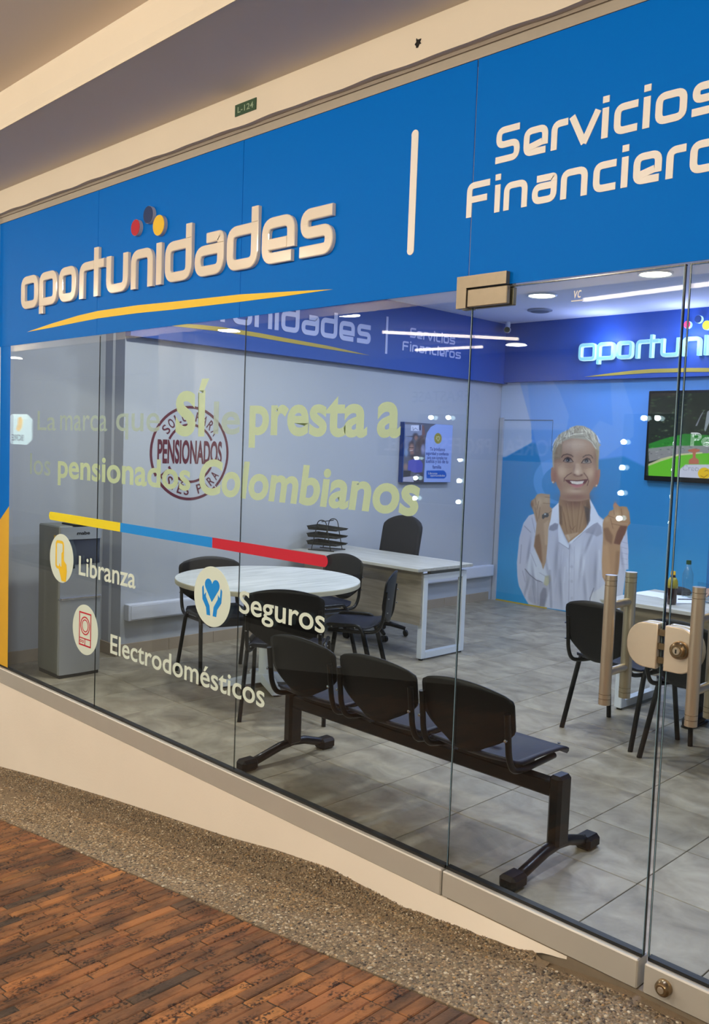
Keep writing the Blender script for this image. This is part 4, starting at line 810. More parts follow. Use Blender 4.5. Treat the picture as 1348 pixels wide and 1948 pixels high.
# ---------- poster on the left wall
po = thing('wall_poster', 'canvas poster with family photo and blue text panel on the left wall', 'poster', (-5.669, 3.83, 1.255))
bx('canvas_edge', mat('deep_blue_canvas', (22, 60, 130), .5), 0, .045, 0, .72, 0, .565, po)
pc = Canvas('poster_print', print_mat('poster_ink', 1.25, rough=.4), 0, -5.622, 759, 853, 803, 918, .5, None); pc.w = 190; pc.h = 200; pc.set(3.832, 4.549, 1.257, 1.819)
P_ = lambda x, y: (740+x/9.63, 780+y/9.63); c = pc; c.fill((146, 164, 214))
c.poly(ap([(180, 200), (290, 200), (250, 1400), (170, 1400)], P_), (24, 62, 128), 1)
c.poly(ap([(288, 210), (860, 255), (760, 310), (690, 420), (660, 560), (655, 900), (628, 1400), (245, 1400)], P_), (92, 92, 104), 1)
c.poly(ap([(290, 260), (620, 270), (660, 460), (290, 480)], P_), (142, 148, 170), .9); c.poly(ap([(290, 480), (430, 500), (340, 720), (280, 740)], P_), (120, 130, 160), .9)
c.poly(ap([(400, 280), (545, 280), (550, 385), (395, 380)], P_), (206, 208, 226), .95); c.line(ap([(430, 310), (440, 370), (480, 330), (530, 370)], P_), .7, (70, 72, 90), .8); c.poly(ap([(550, 270), (580, 270), (580, 370), (550, 370)], P_), (50, 60, 90), .9)
c.poly(ap([(600, 260), (640, 300), (660, 460), (600, 470)], P_), (120, 84, 76), .9)
for x_, y_, rx, ry, col in ((480, 480, 5.5, 6.5, (70, 62, 66)), (490, 510, 3.8, 5, (150, 112, 100)), (600, 520, 4, 6, (112, 84, 76)), (610, 580, 5, 8, (80, 66, 66)), (540, 640, 6, 12, (74, 62, 60)), (405, 640, 5.5, 7.5, (70, 60, 62)), (410, 700, 5, 9, (158, 120, 108)), (420, 790, 4, 4, (150, 110, 98)), (520, 780, 6, 12, (96, 84, 84)), (620, 720, 4, 10, (140, 140, 170)), (310, 780, 4, 8, (130, 150, 180)), (300, 1040, 4, 7, (150, 120, 108)), (430, 860, 6, 5, (84, 70, 70))): c.blob(*P_(x_, y_), rx, ry, col, .95, p=4)
c.line(ap([(370, 690), (440, 690)], P_), 1.1, (24, 22, 26), .9); c.line(ap([(380, 745), (430, 735)], P_), .8, (226, 220, 220), .9)
c.poly(ap([(350, 930), (440, 900), (580, 920), (620, 1000), (600, 1140), (470, 1150), (340, 1100)], P_), (84, 84, 170), .95, sm=2)
c.poly(ap([(260, 1110), (400, 1110), (380, 1220), (255, 1230)], P_), (52, 50, 56), .9); c.poly(ap([(255, 1230), (440, 1210), (450, 1320), (250, 1310)], P_), (176, 172, 190), .9); c.poly(ap([(470, 1150), (620, 1145), (630, 1400), (450, 1400)], P_), (70, 66, 72), .9); c.blob(*P_(520, 1190), 4, 2, (190, 186, 196), .8)
c.poly([P_(893+68*math.cos(t), 520+98*math.sin(t)) for t in np.linspace(0, 2*PI, 30)], (146, 134, 52), 1); c.line(ap([(893, 570), (865, 520), (868, 485), (890, 490), (893, 500), (905, 480), (925, 495), (920, 530), (893, 570)], P_), .7, (226, 220, 180), .9)
c.poly(ap([(682, 1110), (1000, 1108), (1040, 1150), (1048, 1210), (1010, 1255), (684, 1250)], P_), (28, 84, 172), 1, sm=2)
c.build(po, off=(-5.669, 3.83, 1.255))
PT = lambda a, b, h: (.047+h, a-3.83, b-1.255); ink = mat('navy_ink', (40, 52, 130), .5)
for s_, xa, xb, yy, hh in (('Te brindamos', 745, 1022, 750, .022), ('seguridad y confianza', 668, 1085, 825, .020), ('para que cumplas tus', 692, 1058, 900, .020), ('sueños y los de tu', 668, 1078, 972, .024), ('familia', 790, 950, 1072, .022)):
    a_ = at(*P_(xa, yy), 0, -5.622); b_ = at(*P_(xb, yy), 0, -5.622); text_mesh('text_line', s_, a_[1], b_[1], (a_[2]+b_[2])/2, hh, PT, ink, po, off=.012, ref='x', d=.0006)
for s_, xa, xb, yy in (('Libranza', 715, 880, 1172), ('oportunidades', 752, 1018, 1212)):
    a_ = at(*P_(xa, yy), 0, -5.622); b_ = at(*P_(xb, yy), 0, -5.622); text_mesh('text_line', s_, a_[1], b_[1], (a_[2]+b_[2])/2-.003, .013, PT, white_vinyl, po, ref='x', d=.0006)
# ---------- stamp on the left wall
stp = thing('round_stamp', 'maroon rubber-stamp style seal reading PENSIONADOS printed on the left wall', 'sticker', (-5.6695, 1.49, 1.475)); mar = mat('maroon_ink', (92, 26, 44), .6)
SP = lambda a, b, h: (h, a, b)
def arc(r, a0, a1, w): MB().ribbon([(r*math.cos(t), r*math.sin(t)) for t in np.linspace(math.radians(a0), math.radians(a1), 40)], False, w, .0015, .0002, SP).build('ring_segment', mar, stp)
arc(.345, -44, 210, .020); arc(.345, 218, 312, .020); arc(.345, 314, 315.5, .02)
arc(.215, 28, 152, .018); arc(.215, 208, 332, .018)
text_mesh('word', 'PENSIONADOS', -.290, .290, -.072, .168, SP, mar, stp, off=.03, ref='E', d=.0015)
def arc_text(t, r, a_mid, step, inv):
    n = len(t)
    for i, ch in enumerate(t):
        if ch == ' ': continue
        ang = math.radians(a_mid-(i-(n-1)/2)*step*(1 if not inv else -1))
        def fn(a, b, h, ang=ang):
            if inv: rr = r-b; th = ang; u = a
            else: rr = r+b; th = ang; u = a
            ex = (math.sin(th), -math.cos(th)) if not inv else (-math.sin(th), math.cos(th)); er = (math.cos(th), math.sin(th))
            return (h, er[0]*rr+ex[0]*u, er[1]*rr+ex[1]*u)
        text_mesh('arc_letter', ch, -.022, .022, 0, .072, fn, mar, stp, off=.012, ref='E', d=.0015)
arc_text('SOLO PARA', .243, 90, 13, False); arc_text('ESTÉS PARA', .315, 270, 12, True)
# ---------- trunking with sockets
tk = thing('cable_trunking', 'white cable trunking running low along the left wall', 'trunking', (-5.67, .95, .262))
bx('channel', trunk_m, 0, .062, 0, 4.38, 0, .118, tk, bev=.004); bx('cover_lid', trunk_m, .062, .066, .02, 4.36, .012, .106, tk)
for y0 in (.62, 2.7): 
    s_ = bx('socket', white_metal, .066, .072, y0, y0+.11, .020, .098, tk, bev=.002); MB().lathe([(.018, 0), (.018, .0015)], (.072, y0+.03, .059), 16, 'x').build('outlet', trunk_m, s_); MB().lathe([(.018, 0), (.018, .0015)], (.072, y0+.08, .059), 16, 'x').build('outlet', trunk_m, s_)

# ---------- ceiling fittings
lab = ['round downlight over the wall sign corner above the mural woman', 'round downlight nearest the top of glass door above lit lettering', 'round downlight above the far desk', 'round downlight over the round meeting table', 'round downlight over the waiting bench', 'round downlight near the right side of back wall', 'round downlight just inside the second door leaf']
for (x, y, c_), l_ in zip(SHOP_LAMPS, lab):
    t = thing('downlight', l_, 'ceiling light', (x, y, 2.9), group='shop downlights')
    MB().lathe([(.128, -.0005), (.128, -.008), (.118, -.016), (.108, -.012), (.108, -.002)], (0, 0, 0), 36).build('trim_ring', white_metal, t, auto=40); MB().lathe([(.108, -.004), (.108, -.010), (.0, -.012)], (0, 0, 0), 36).build('lens', lamp_e, t)
t = thing('downlight', 'narrow beam downlight just inside the glass door lighting the floor', 'ceiling light', (-1.12, .42, 2.9), group='shop downlights'); MB().lathe([(.06, 0), (.06, -.012), (.05, -.016)], n=24).build('trim_ring', white_metal, t, auto=40); MB().lathe([(.048, -.016), (.048, -.019), (0, -.02)], n=24).build('lens', lamp_e, t)
t = thing('ceiling_vent', 'flat round grey ceiling speaker beyond the downlight near the mural', 'vent', (-4.79, 4.72, 2.9)); MB().lathe([(.115, 0), (.115, -.01), (.09, -.018)], (0, 0, 0), 32).build('ring', mat('vent_grey', (150, 156, 176), .5), t, auto=40); MB().lathe([(.085, -.012), (.085, -.02), (.05, -.026)], (0, 0, 0), 32).build('grille', mat('vent_dark', (104, 110, 130), .6), t, auto=40)
t = thing('security_camera', 'small dark-lensed security camera hanging in the far ceiling corner', 'camera', (-5.50, 5.22, 2.9))
MB().tube([(0, 0, 0), (0, 0, -.05)], .025, 14).build('mount', white_metal, t, auto=40); MB().tube([(-.02, .03, -.075), (.035, -.06, -.085)], .032, 16).build('body', white_metal, t, auto=40); MB().tube([(.032, -.055, -.085), (.042, -.072, -.088)], .029, 16).build('lens', mat('dark_green_lens', (30, 46, 36), .15), t, auto=40)

# ---------- water dispenser (front faces the room, towards +x)
wd = thing('water_dispenser', 'tall silver water dispenser against the left wall behind the glass', 'water dispenser', (-5.50, .435, 0))
D0, D1, W0 = -.145, .155, .148
bx('cabinet', steel_side, D0, D1-.02, -W0, W0, .022, .99, wd, bev=.008); bx('plinth', blackpl, D0+.01, D1-.012, -W0+.008, W0-.008, 0, .022, wd)
mb = MB(); 
def frontpoly(): return [(D1-.022, -W0), (D1-.004, -W0+.004), (D1, -W0+.028), (D1+.004, 0), (D1, W0-.028), (D1-.004, W0-.004), (D1-.022, W0)]
MB().prism(frontpoly(), .024, .512, lambda a, b, h: (a, b, h)).build('lower_door', steel, wd, auto=30); d_ = MB().prism([(a-.012 if abs(b) < W0-.01 else a, b) for a, b in frontpoly()], .522, .742, lambda a, b, h: (a, b, h)).build('drip_bay', steel, wd, auto=30)
bx('drip_tray', chrome, D1-.03, D1+.01, -W0+.004, W0-.004, .512, .530, wd, bev=.004)
MB().prism(frontpoly(), .905, .985, lambda a, b, h: (a, b, h)).build('top_panel', steel, wd, auto=30); MB().prism([(a-.004, b*.93) for a, b in frontpoly()], .742, .905, lambda a, b, h: (a, b, h)).build('dark_window', dark_panel, wd, auto=30)
bx('top_lid', blackpl, D0+.12, D1-.006, -.05, W0-.012, .985, 1.0, wd, bev=.004)
for yy in (-.05, .05): MB().tube([(D1-.01, yy, .742), (D1-.006, yy, .715)], .008, 10).build('tap', blackpl, wd)
bx('warning_label', yel_disc, D1-.085, D1-.055, -W0-.001, -W0, .88, .93, wd)
text_mesh('maker_name', 'mabe', -.035, .055, .935, .014, lambda a, b, h: (D1+.004+h, a, b), blackpl, wd, off=.025, ref='x', d=.001)

# ---------- wood for tables
def wood(name, c0, c1, sc=(1.2, 14, 14), rough=.4):
    m = bpy.data.materials.new(name); m.use_nodes = True; N = m.node_tree.nodes; L = m.node_tree.links; b = N['Principled BSDF']
    tc = N.new('ShaderNodeTexCoord'); mp = N.new('ShaderNodeMapping'); mp.inputs['Scale'].default_value = sc; n = N.new('ShaderNodeTexNoise'); n.inputs['Scale'].default_value = 2.2; n.inputs['Detail'].default_value = 8; n.inputs['Distortion'].default_value = .7
    cr = N.new('ShaderNodeValToRGB'); cr.color_ramp.elements[0].position = .33; cr.color_ramp.elements[0].color = (*lin(c0), 1); cr.color_ramp.elements[1].position = .66; cr.color_ramp.elements[1].color = (*lin(c1), 1)
    L.new(tc.outputs['Object'], mp.inputs[0]); L.new(mp.outputs[0], n.inputs['Vector']); L.new(n.outputs['Fac'], cr.inputs[0]); L.new(cr.outputs[0], b.inputs['Base Color']); b.inputs['Roughness'].default_value = rough; return m
ash = wood('pale_ash_laminate', (168, 166, 158), (196, 194, 188)); ash_r = wood('pale_ash_round', (172, 176, 176), (204, 206, 206), (12, 1.4, 12)); ash_p = wood('greige_panel', (138, 128, 114), (168, 158, 142)); edge_m = mat('beige_edge_band', (196, 190, 168), .5)
rt = thing('round_table', 'round pale wood-look meeting table on white pedestal', 'table', (-4.445, 1.265, 0))
MB().lathe([(.0, .670), (.592, .670), (.594, .672), (.594, .697), (.592, .699)][::1], n=72).build('edge_band', edge_m, rt, auto=40); MB().lathe([(.0, .6985), (.592, .6985), (.592, .7005), (0, .7005)], n=72).build('tabletop', ash_r, rt, auto=40)
MB().tube([(0, 0, .05), (0, 0, .66)], .048, 24).build('column', white_metal, rt, auto=40); MB().lathe([(.0, .648), (.12, .648), (.12, .669)], n=24).build('top_plate', white_metal, rt, auto=40)
for k in range(4):
    a = PI/4+.35+k*PI/2; MT = Matrix.Rotation(a, 4, 'Z'); mb = MB()
    pts = [(0.02, .045, .03), (.30, .035, .012), (.30, -.035, .012), (.02, -.045, .03)]; up = [(0.02, .035, .085), (.30, .025, .035), (.30, -.025, .035), (.02, -.035, .085)]
    mb.add([tuple(MT @ Vector(p)) for p in pts+up], [(3, 2, 1, 0), (4, 5, 6, 7), (0, 1, 5, 4), (1, 2, 6, 5), (2, 3, 7, 6), (3, 0, 4, 7)]).build('foot_arm', white_metal, rt)
    MB().lathe([(.02, 0), (.02, .013)], tuple(MT @ Vector((.27, 0, 0))), 14).build('glide', rubber, rt)

# ---------- chair shells
def shell(hw, z0, z1, cur, bulge, lean, mb, y0=0, th=.008, botw=.55, nb=.34):
    nu, nv = 14, 14; F_ = []; 
    for side in (0, 1):
        base = len(mb.v); V = []
        for j in range(nv+1):
            t = j/nv
            w = hw*(botw+(1-botw)*math.sin(min(1, t/nb)*PI/2)) if t < nb else hw
            if t > .86: w = hw*(1-.17*((t-.86)/.14)**2.6)
            for i in range(nu+1):
                u = -1+2*i/nu; x = w*u; zz = z0+(z1-z0)*t+bulge*(1-u*u)*(t**3)-.02*(1-u*u)*(1-t)**3*1.5
                yy = y0-cur*(1-(x/hw)**2)-lean*t+(th if side else 0); V.append((x, yy, zz))
        fs = [(j*(nu+1)+i, j*(nu+1)+i+1, (j+1)*(nu+1)+i+1, (j+1)*(nu+1)+i) for j in range(nv) for i in range(nu)]; mb.add(V, fs)
    n1 = (nu+1)*(nv+1); bd = [i for i in range(nu+1)]+[j*(nu+1)+nu for j in range(1, nv+1)]+[nv*(nu+1)+i for i in range(nu-1, -1, -1)]+[j*(nu+1) for j in range(nv-1, 0, -1)]
    b0 = len(mb.v)-2*n1; mb.f += [(b0+bd[k], b0+bd[(k+1) % len(bd)], b0+n1+bd[(k+1) % len(bd)], b0+n1+bd[k]) for k in range(len(bd))]; return mb
def seat_shell(hw, y0, y1, z, mb, th=.010, dip=.014):
    nu, nv = 14, 14
    for side in (0, 1):
        V = []
        for j in range(nv+1):
            t = j/nv; e = 1-.13*(1-min(1, t/.14))**2-.16*(max(0, (t-.86)/.14))**2
            for i in range(nu+1):
                u = -1+2*i/nu; x = hw*u*e*(1-.05*(1-t)); y = y0+(y1-y0)*t+.012*(1-u*u)*(2*t-1)
                zz = z-dip*(1-u*u)*math.sin(PI*min(1, t*1.15))+.03*max(0, (.2-t)/.2)**2-.035*max(0, (t-.82)/.18)**2+.012*math.sin(PI*t)*(u*u)-(th if side else 0); V.append((x, y, zz))
        mb.add(V, [(j*(nu+1)+i, j*(nu+1)+i+1, (j+1)*(nu+1)+i+1, (j+1)*(nu+1)+i) for j in range(nv) for i in range(nu)])
    n1 = (nu+1)*(nv+1); bd = [i for i in range(nu+1)]+[j*(nu+1)+nu for j in range(1, nv+1)]+[nv*(nu+1)+i for i in range(nu-1, -1, -1)]+[j*(nu+1) for j in range(nv-1, 0, -1)]
    b0 = len(mb.v)-2*n1; mb.f += [(b0+bd[k], b0+bd[(k+1) % len(bd)], b0+n1+bd[(k+1) % len(bd)], b0+n1+bd[k]) for k in range(len(bd))]; return mb
def bend(pts, rad): return [tuple(p) for p in rnd(pts, rad, False, 5)]
def make_chair(lab):
    t = thing('visitor_chair', lab, 'chair', group='black visitor chairs')
    for s in (-1, 1):
        MB().tube([(s*.222, .15, .385), (s*.238, .20, 0)], [.0125, .0125], 12, flat=1.3).build('leg', blackmt, t, auto=40); MB().tube([(s*.222, -.115, .385), (s*.238, -.215, 0)], [.0125, .0125], 12, flat=1.3).build('leg', blackmt, t, auto=40)
        MB().tube(bend([(s*.222, .15, .38), (s*.218, .128, .435), (s*.218, -.09, .435), (s*.222, -.115, .38)], .045), .0125, 12).build('side_arch', blackmt, t, auto=40)
        MB().tube(bend([(s*.19, .12, .395), (s*.2, -.12, .392), (s*.205, -.205, .405), (s*.205, -.235, .47), (s*.203, -.25, .66)], .05), .0115, 12).build('back_upright', blackmt, t, auto=40)
        mb = MB()
        for p in ((s*.207, -.262, .53), (s*.207, -.266, .62), (s*.228, .09, .425), (s*.228, -.06, .425)): mb.lathe([(.0, -.004), (.006, -.003), (.006, .003), (.0, .004)], p, 10)
        mb.build('bolt', chrome, t)
    MB().tube([(-.19, .07, .392), (.19, .07, .392)], .010, 10).build('cross_bar', blackmt, t, auto=40)
    o = seat_shell(.222, -.185, .215, .418, MB()).build('seat', navypl, t, smooth=True); 
    shell(.225, .465, .742, .022, .03, .03, MB(), y0=-.225, botw=.45, nb=.42).build('backrest', blackpl, t, smooth=True); return t
CH = [(-4.83, 1.20, -1.795, 'black chair behind the left of round table, back to the wall'), (-3.886, .965, .722, 'black chair with its back to the glass in front of round table'), (-4.12, 1.72, 2.16, 'black chair seen edge-on between the round table and desk'),
      (-4.76, 1.98, 3.05, 'black chair behind the round table against the desk front'), (-2.43, 2.20, -.17, 'black visitor chair left of the door handle facing the right desk'), (-1.875, 2.055, -.22, 'black chair behind the door lock facing the right desk')]
c0_ = make_chair(CH[0][3]); c0_.location = (CH[0][0], CH[0][1], 0); c0_.rotation_euler = (0, 0, CH[0][2])
for x, y, r, l_ in CH[1:]: dup(c0_, (x, y, 0), r, l_)

# ---------- waiting bench
be = thing('waiting_bench', 'black three-seat beam bench standing right behind the glass', 'bench', (-2.54, .5, 0))
bx('beam', blackmt, -.795, .795, -.03, .03, .262, .322, be, bev=.006)
for s in (-.765, .768):
    bx('post', blackmt, s-.028, s+.028, -.042, .042, .07, .352, be, bev=.012)
    MB().tube([(s, -.285, .022), (s, -.19, .045), (s, -.08, .072), (s, .0, .080), (s, .08, .072), (s, .17, .045), (s, .235, .026)], .021, 14).build('foot_tube', blackmt, be, smooth=True)
    for e, y in ((0, -.285), (1, .225)):
        o = MB().box(s-.036, s+.036, y-.048, y+.048, 0, .056, bev=.014).build('foot_cap', blackpl, be)
for k, xc in enumerate((-.495, -.018, .458)):
    u = seat_shell(.222, -.20, .225, .392, MB(), th=.012, dip=.018); o = u.build('seat', navypl, be, smooth=True); o.location = (xc, .02, 0)
    o2 = shell(.222, .435, .662, .026, .026, .035, MB(), y0=-.195, th=.009, botw=.42, nb=.45).build('backrest', blackpl, be, smooth=True); o2.location = (xc, .02, 0)
    for s in (-1, 1):
        o3 = MB().tube(bend([(xc+s*.19, .14, .362), (xc+s*.2, -.08, .358), (xc+s*.207, -.17, .372), (xc+s*.208, -.20, .43), (xc+s*.207, -.222, .60)], .05), .0125, 12).build('side_tube', blackmt, be, auto=40)
        mb = MB(); mb.lathe([(.0, -.004), (.0065, -.003), (.0065, .003), (.0, .004)], (xc+s*.209, -.228, .50), 10, 'y'); mb.lathe([(.0, .004), (.006, .002), (.006, -.002), (.0, -.004)], (xc+s*.18, .19, .398), 10); mb.build('bolt', chrome, be)
    bx('seat_bracket', blackmt, xc-.16, xc+.16, -.03, .05, .322, .362, be)
t = tag(MB().prism([(-.03, 0), (.03, 0), (.03, .02), (.024, .027), (.016, .021), (.008, .028), (0, .022), (-.008, .028), (-.016, .021), (-.024, .027), (-.03, .02)], 0, .002, lambda a, b, h: (a, -b*1.2, h)).build('paper_slip', white_vinyl), 'small white scalloped paper slip on the bench seat nearest the door', 'paper'); t.location = (-2.09, .53, .392)

# ---------- desks
def desk(lab, x0, x1, y0, y1, nm, flip=False):
    t = thing('office_desk', lab, 'desk', (x0, y0, 0)); w, d = x1-x0, y1-y0; z = .70
    bx('desktop', ash, 0, w, 0, d, z-.024, z, t, bev=.002); bx('modesty_panel', ash_p, .06, w-.05, .10, .118, .265, z-.03, t)
    for s in (0, 1):
        xa = .04 if s == 0 else w-.09; mb = MB(); q = .05
        bx('frame_leg', white_metal, xa, xa+q, .12, .12+q, .012, z-.055, t, bev=.004); bx('frame_leg', white_metal, xa, xa+q, d-.02-q, d-.02, .012, z-.055, t, bev=.004)
        bx('frame_rail', white_metal, xa, xa+q, .12+q, d-.02-q, .014, .014+.045, t); bx('frame_rail', white_metal, xa, xa+q, .12+q, d-.02-q, z-.10, z-.055, t)
        for yy in (.145, d-.045): MB().lathe([(.017, 0), (.017, .008), (.008, .012)], (xa+.025, yy, 0), 14).build('glide', rubber, t)
    bx('support_block', steel_side, w-.08, w-.05, .2, d-.08, z-.055, z-.024, t); bx('support_block', steel_side, .05, .08, .2, d-.08, z-.055, z-.024, t); return t
desk('pale wood desk with white loop frame behind the round table', -5.62, -4.22, 2.48, 3.13, 1); desk('pale wood desk on the right behind the door handles, bottles on it', -2.74, -1.26, 2.50, 3.15, 2)
# letter tray
lt = thing('letter_tray', 'three tier black mesh letter tray on the far desk', 'letter tray', (-5.44, 2.72, .70), .35)
wm = mat('black_wire_mesh', (16, 20, 18), .5, metal=.3)
for k in range(3):
    z = .045+.062*k; mb = MB(); x_ = .14; y_ = .105; mb.tube([(-x_, -y_, z+.03), (x_, -y_, z+.012), (x_, y_, z+.012), (-x_, y_, z+.03), (-x_, -y_, z+.03)], .0035, 6); mb.box(-x_+.01, x_-.01, -y_+.008, y_-.008, z, z+.002)
    mb.add([(-x_, -y_, z+.03), (x_, -y_, z+.012), (x_-.01, -y_+.008, z), (-x_+.01, -y_+.008, z), (-x_, y_, z+.03), (x_, y_, z+.012), (x_-.01, y_-.008, z), (-x_+.01, y_-.008, z)], [(0, 1, 2, 3), (4, 7, 6, 5), (0, 3, 7, 4)]); mb.build('tray', wm, lt)
for s in (-1, 1):
    MB().tube(bend([(-.09, s*.108, .003), (-.035, s*.108, .255), (.035, s*.108, .255), (.09, s*.108, .003)], .05), .004, 8).build('wire_frame', wm, lt); MB().tube([(-.12, s*.108, .004), (.12, s*.108, .004)], .004, 8).build('wire_foot', wm, lt)
MB().tube([(0, -.108, .243), (0, .108, .243)], .004, 8).build('carry_bar', wm, lt)
# office chair
def office_chair(lab, x, y, rz):
    t = thing('office_chair', lab, 'office chair', (x, y, 0), rz)
    for k in range(5):
        a = 2*PI*k/5+.3; c, s = math.cos(a), math.sin(a); MB().tube([(c*.03, s*.03, .115), (c*.15, s*.15, .10), (c*.27, s*.27, .065)], [.024, .02, .015], 10).build('base_arm', blackpl, t, smooth=True)
        for o_ in (-.014, .014): MB().lathe([(.0, -.009), (.024, -.009), (.026, 0), (.024, .009), (.0, .009)], (c*.275-s*o_, s*.275+c*o_, .027), 16, 'y').build('caster', blackpl, t, auto=40)
    MB().tube([(0, 0, .07), (0, 0, .37)], .026, 16).build('gas_column', blackmt, t, auto=40)
    seat_shell(.235, -.23, .225, .445, MB(), th=.06, dip=.012).build('seat', dark_box, t, smooth=True)
    MB().tube([(0, -.12, .38), (0, -.27, .40), (0, -.30, .62)], .018, 10).build('back_bar', blackmt, t, smooth=True)
    shell(.24, .50, .955, .03, .05, .07, MB(), y0=-.235, th=.035, botw=.75, nb=.2).build('backrest', dark_box, t, smooth=True); return t
office_chair('tall-backed black office chair behind the far desk', -5.12, 2.98, 3.0)
office_chair('black office chair behind the right desk with person seated', -2.13, 3.52, PI)
# ---------- things on the right desk
t = thing('drink_bottle', 'small bottle of dark drink with yellow label and cap on desk', 'bottle', (-2.385, 2.655, .70))
MB().lathe([(.0, .001), (.026, .002), (.029, .02), (.027, .06), (.030, .11), (.027, .145), (.014, .168), (.013, .178)], n=24).build('body', mat('dark_cola', (40, 20, 14), .12, coat=.5), t, smooth=True)
MB().lathe([(.0312, .10), (.0312, .12), (.0285, .143), (.018, .163)], n=24).build('label', mat('yellow_green_label', (150, 140, 44), .4), t, smooth=True, fix=False); MB().lathe([(.0, .20), (.0135, .199), (.0145, .178), (.0, .176)], n=18).build('cap', yel_disc, t, auto=40)
t = thing('water_bottle', 'clear water bottle with dark green cap at the right edge', 'bottle', (-2.45, 3.0, .70))
MB().lathe([(.0, .001), (.030, .002), (.033, .03), (.030, .07), (.033, .10), (.032, .15), (.014, .195), (.013, .21)], n=24).build('body', glass_mat('clear_plastic', (.86, .92, .92)), t, smooth=True); MB().lathe([(.0, .236), (.015, .235), (.0155, .21), (.0, .208)], n=18).build('cap', mat('green_cap', (14, 62, 34), .4), t, auto=40)
t = thing('paper_sheets', 'loose white papers spread on the right desk', 'paper', (-2.60, 2.93, .7005)); ppm = mat('white_paper', (226, 230, 242), .6)
for k, (a, x, y) in enumerate(((.3, 0, 0), (-.2, .16, -.06))): o = MB().box(-.10, .10, -.14, .14, 0, .0012).build('sheet', ppm, t); o.location = (x, y, .0014*k); o.rotation_euler = (0, 0, a+1.2)
t = thing('ballpoint_pen', 'dark pen lying on the desk right of the bottle', 'pen', (-2.40, 2.90, .7045), .9); MB().tube([(-.06, 0, 0), (.05, 0, 0)], .0042, 10).build('barrel', blackpl, t, auto=40); MB().tube([(.05, 0, 0), (.062, 0, 0)], [.004, .001], 8).build('tip', chrome, t)
t = tag(MB().lathe([(.0, .0), (.07, .0), (.085, .015), (.07, .035), (.03, .045), (.0, .047)], n=20, sq=.7).build('black_pouch', dark_box, smooth=True), 'crumpled black pouch lying at the back of the right desk', 'pouch'); t.location = (-2.55, 3.10, .7005)
t = thing('acrylic_holder', 'clear acrylic card holder standing on the right desk', 'holder', (-2.30, 2.90, .70), -.3); o = bx('panel', glass_mat('acrylic_sheet', (.90, .94, .95)), -.05, .05, 0, .003, .0, .12, t); bx('foot', MATS['acrylic_sheet'], -.05, .05, 0, .05, .0, .003, t)

# ---------- seated person (only a shoe, trouser leg and sleeve reach into the frame)
pr = thing('person', 'person in dark clothes seated behind the right desk, shoe showing under desk', 'person', (-2.10, 3.48, 0))
def skin_body(name, joints, edges, m, parent, sub=2):
    me = bpy.data.meshes.new(name); me.from_pydata([j[:3] for j in joints], edges, []); me.materials.append(m); o = bpy.data.objects.new(name, me); COL.objects.link(o); o.parent = parent
    md = o.modifiers.new('skin', 'SKIN'); md.use_smooth_shade = True
    if not me.skin_vertices: me.attributes  # layer is created by the modifier below
    bpy.context.view_layer.objects.active = o
    if not me.skin_vertices: bpy.ops.mesh.customdata_skin_add()
    for i, j in enumerate(joints): me.skin_vertices[0].data[i].radius = (j[3], j[3] if len(j) < 5 else j[4])
    me.skin_vertices[0].data[0].use_root = True
    s = o.modifiers.new('sub', 'SUBSURF'); s.levels = s.render_levels = sub; return o
cloth = mat('charcoal_clothing', (30, 32, 42), .85); skinm = mat('warm_skin', (176, 128, 100), .5)
J = [(0, 0, .50, .15, .13), (0, .03, .66, .14, .11), (0, .03, .82, .155, .11), (0, .02, .95, .13, .09), (0, .0, 1.04, .05), (0, -.005, 1.07, .045),
     (-.17, .0, .94, .06), (-.23, -.10, .78, .045), (-.25, -.33, .755, .034), (.17, .0, .94, .06), (.23, -.10, .78, .045), (.16, -.36, .755, .034),
     (-.09, -.08, .47, .085), (-.12, -.42, .46, .065), (-.12, -.72, .10, .042), (-.12, -.74, .085, .04), (.09, -.08, .47, .085), (.11, -.42, .46, .065), (.11, -.50, .10, .042), (.11, -.50, .085, .04)]
E_ = [(0, 1), (1, 2), (2, 3), (3, 4), (4, 5), (3, 6), (6, 7), (7, 8), (3, 9), (9, 10), (10, 11), (0, 12), (12, 13), (13, 14), (14, 15), (0, 16), (16, 17), (17, 18), (18, 19)]
skin_body('body', J, E_, cloth, pr)
hd = MB().lathe([(.0, -.115), (.035, -.108), (.058, -.085), (.068, -.045), (.075, 0), (.078, .04), (.070, .08), (.045, .107), (.0, .118)], (0, -.02, 1.21), 24, sq=1.18).build('head', skinm, pr, smooth=True)
MB().tube([(0, -.105, 1.215), (0, -.128, 1.19), (0, -.118, 1.183)], [.008, .013, .010], 8).build('nose', skinm, hd, smooth=True); MB().lathe([(.0, -.006), (.024, 0), (.0, .006)], (0, -.106, 1.150), 14).build('mouth', mat('lip', (150, 84, 78), .5), hd, smooth=True)
for s in (-1, 1): MB().lathe([(.0, -.006), (.012, 0), (.0, .006)], (s*.03, -.101, 1.225), 12).build('eye', blackpl, hd); MB().lathe([(.0, -.03), (.012, 0), (.0, .028)], (s*.078, -.01, 1.205), 12, sq=1.8).build('ear', skinm, hd, smooth=True)
MB().lathe([(.079, .0), (.086, .04), (.078, .085), (.05, .115), (.0, .128)], (0, -.005, 1.215), 24, sq=1.12).build('hair', mat('dark_hair', (30, 24, 22), .7), pr, smooth=True)
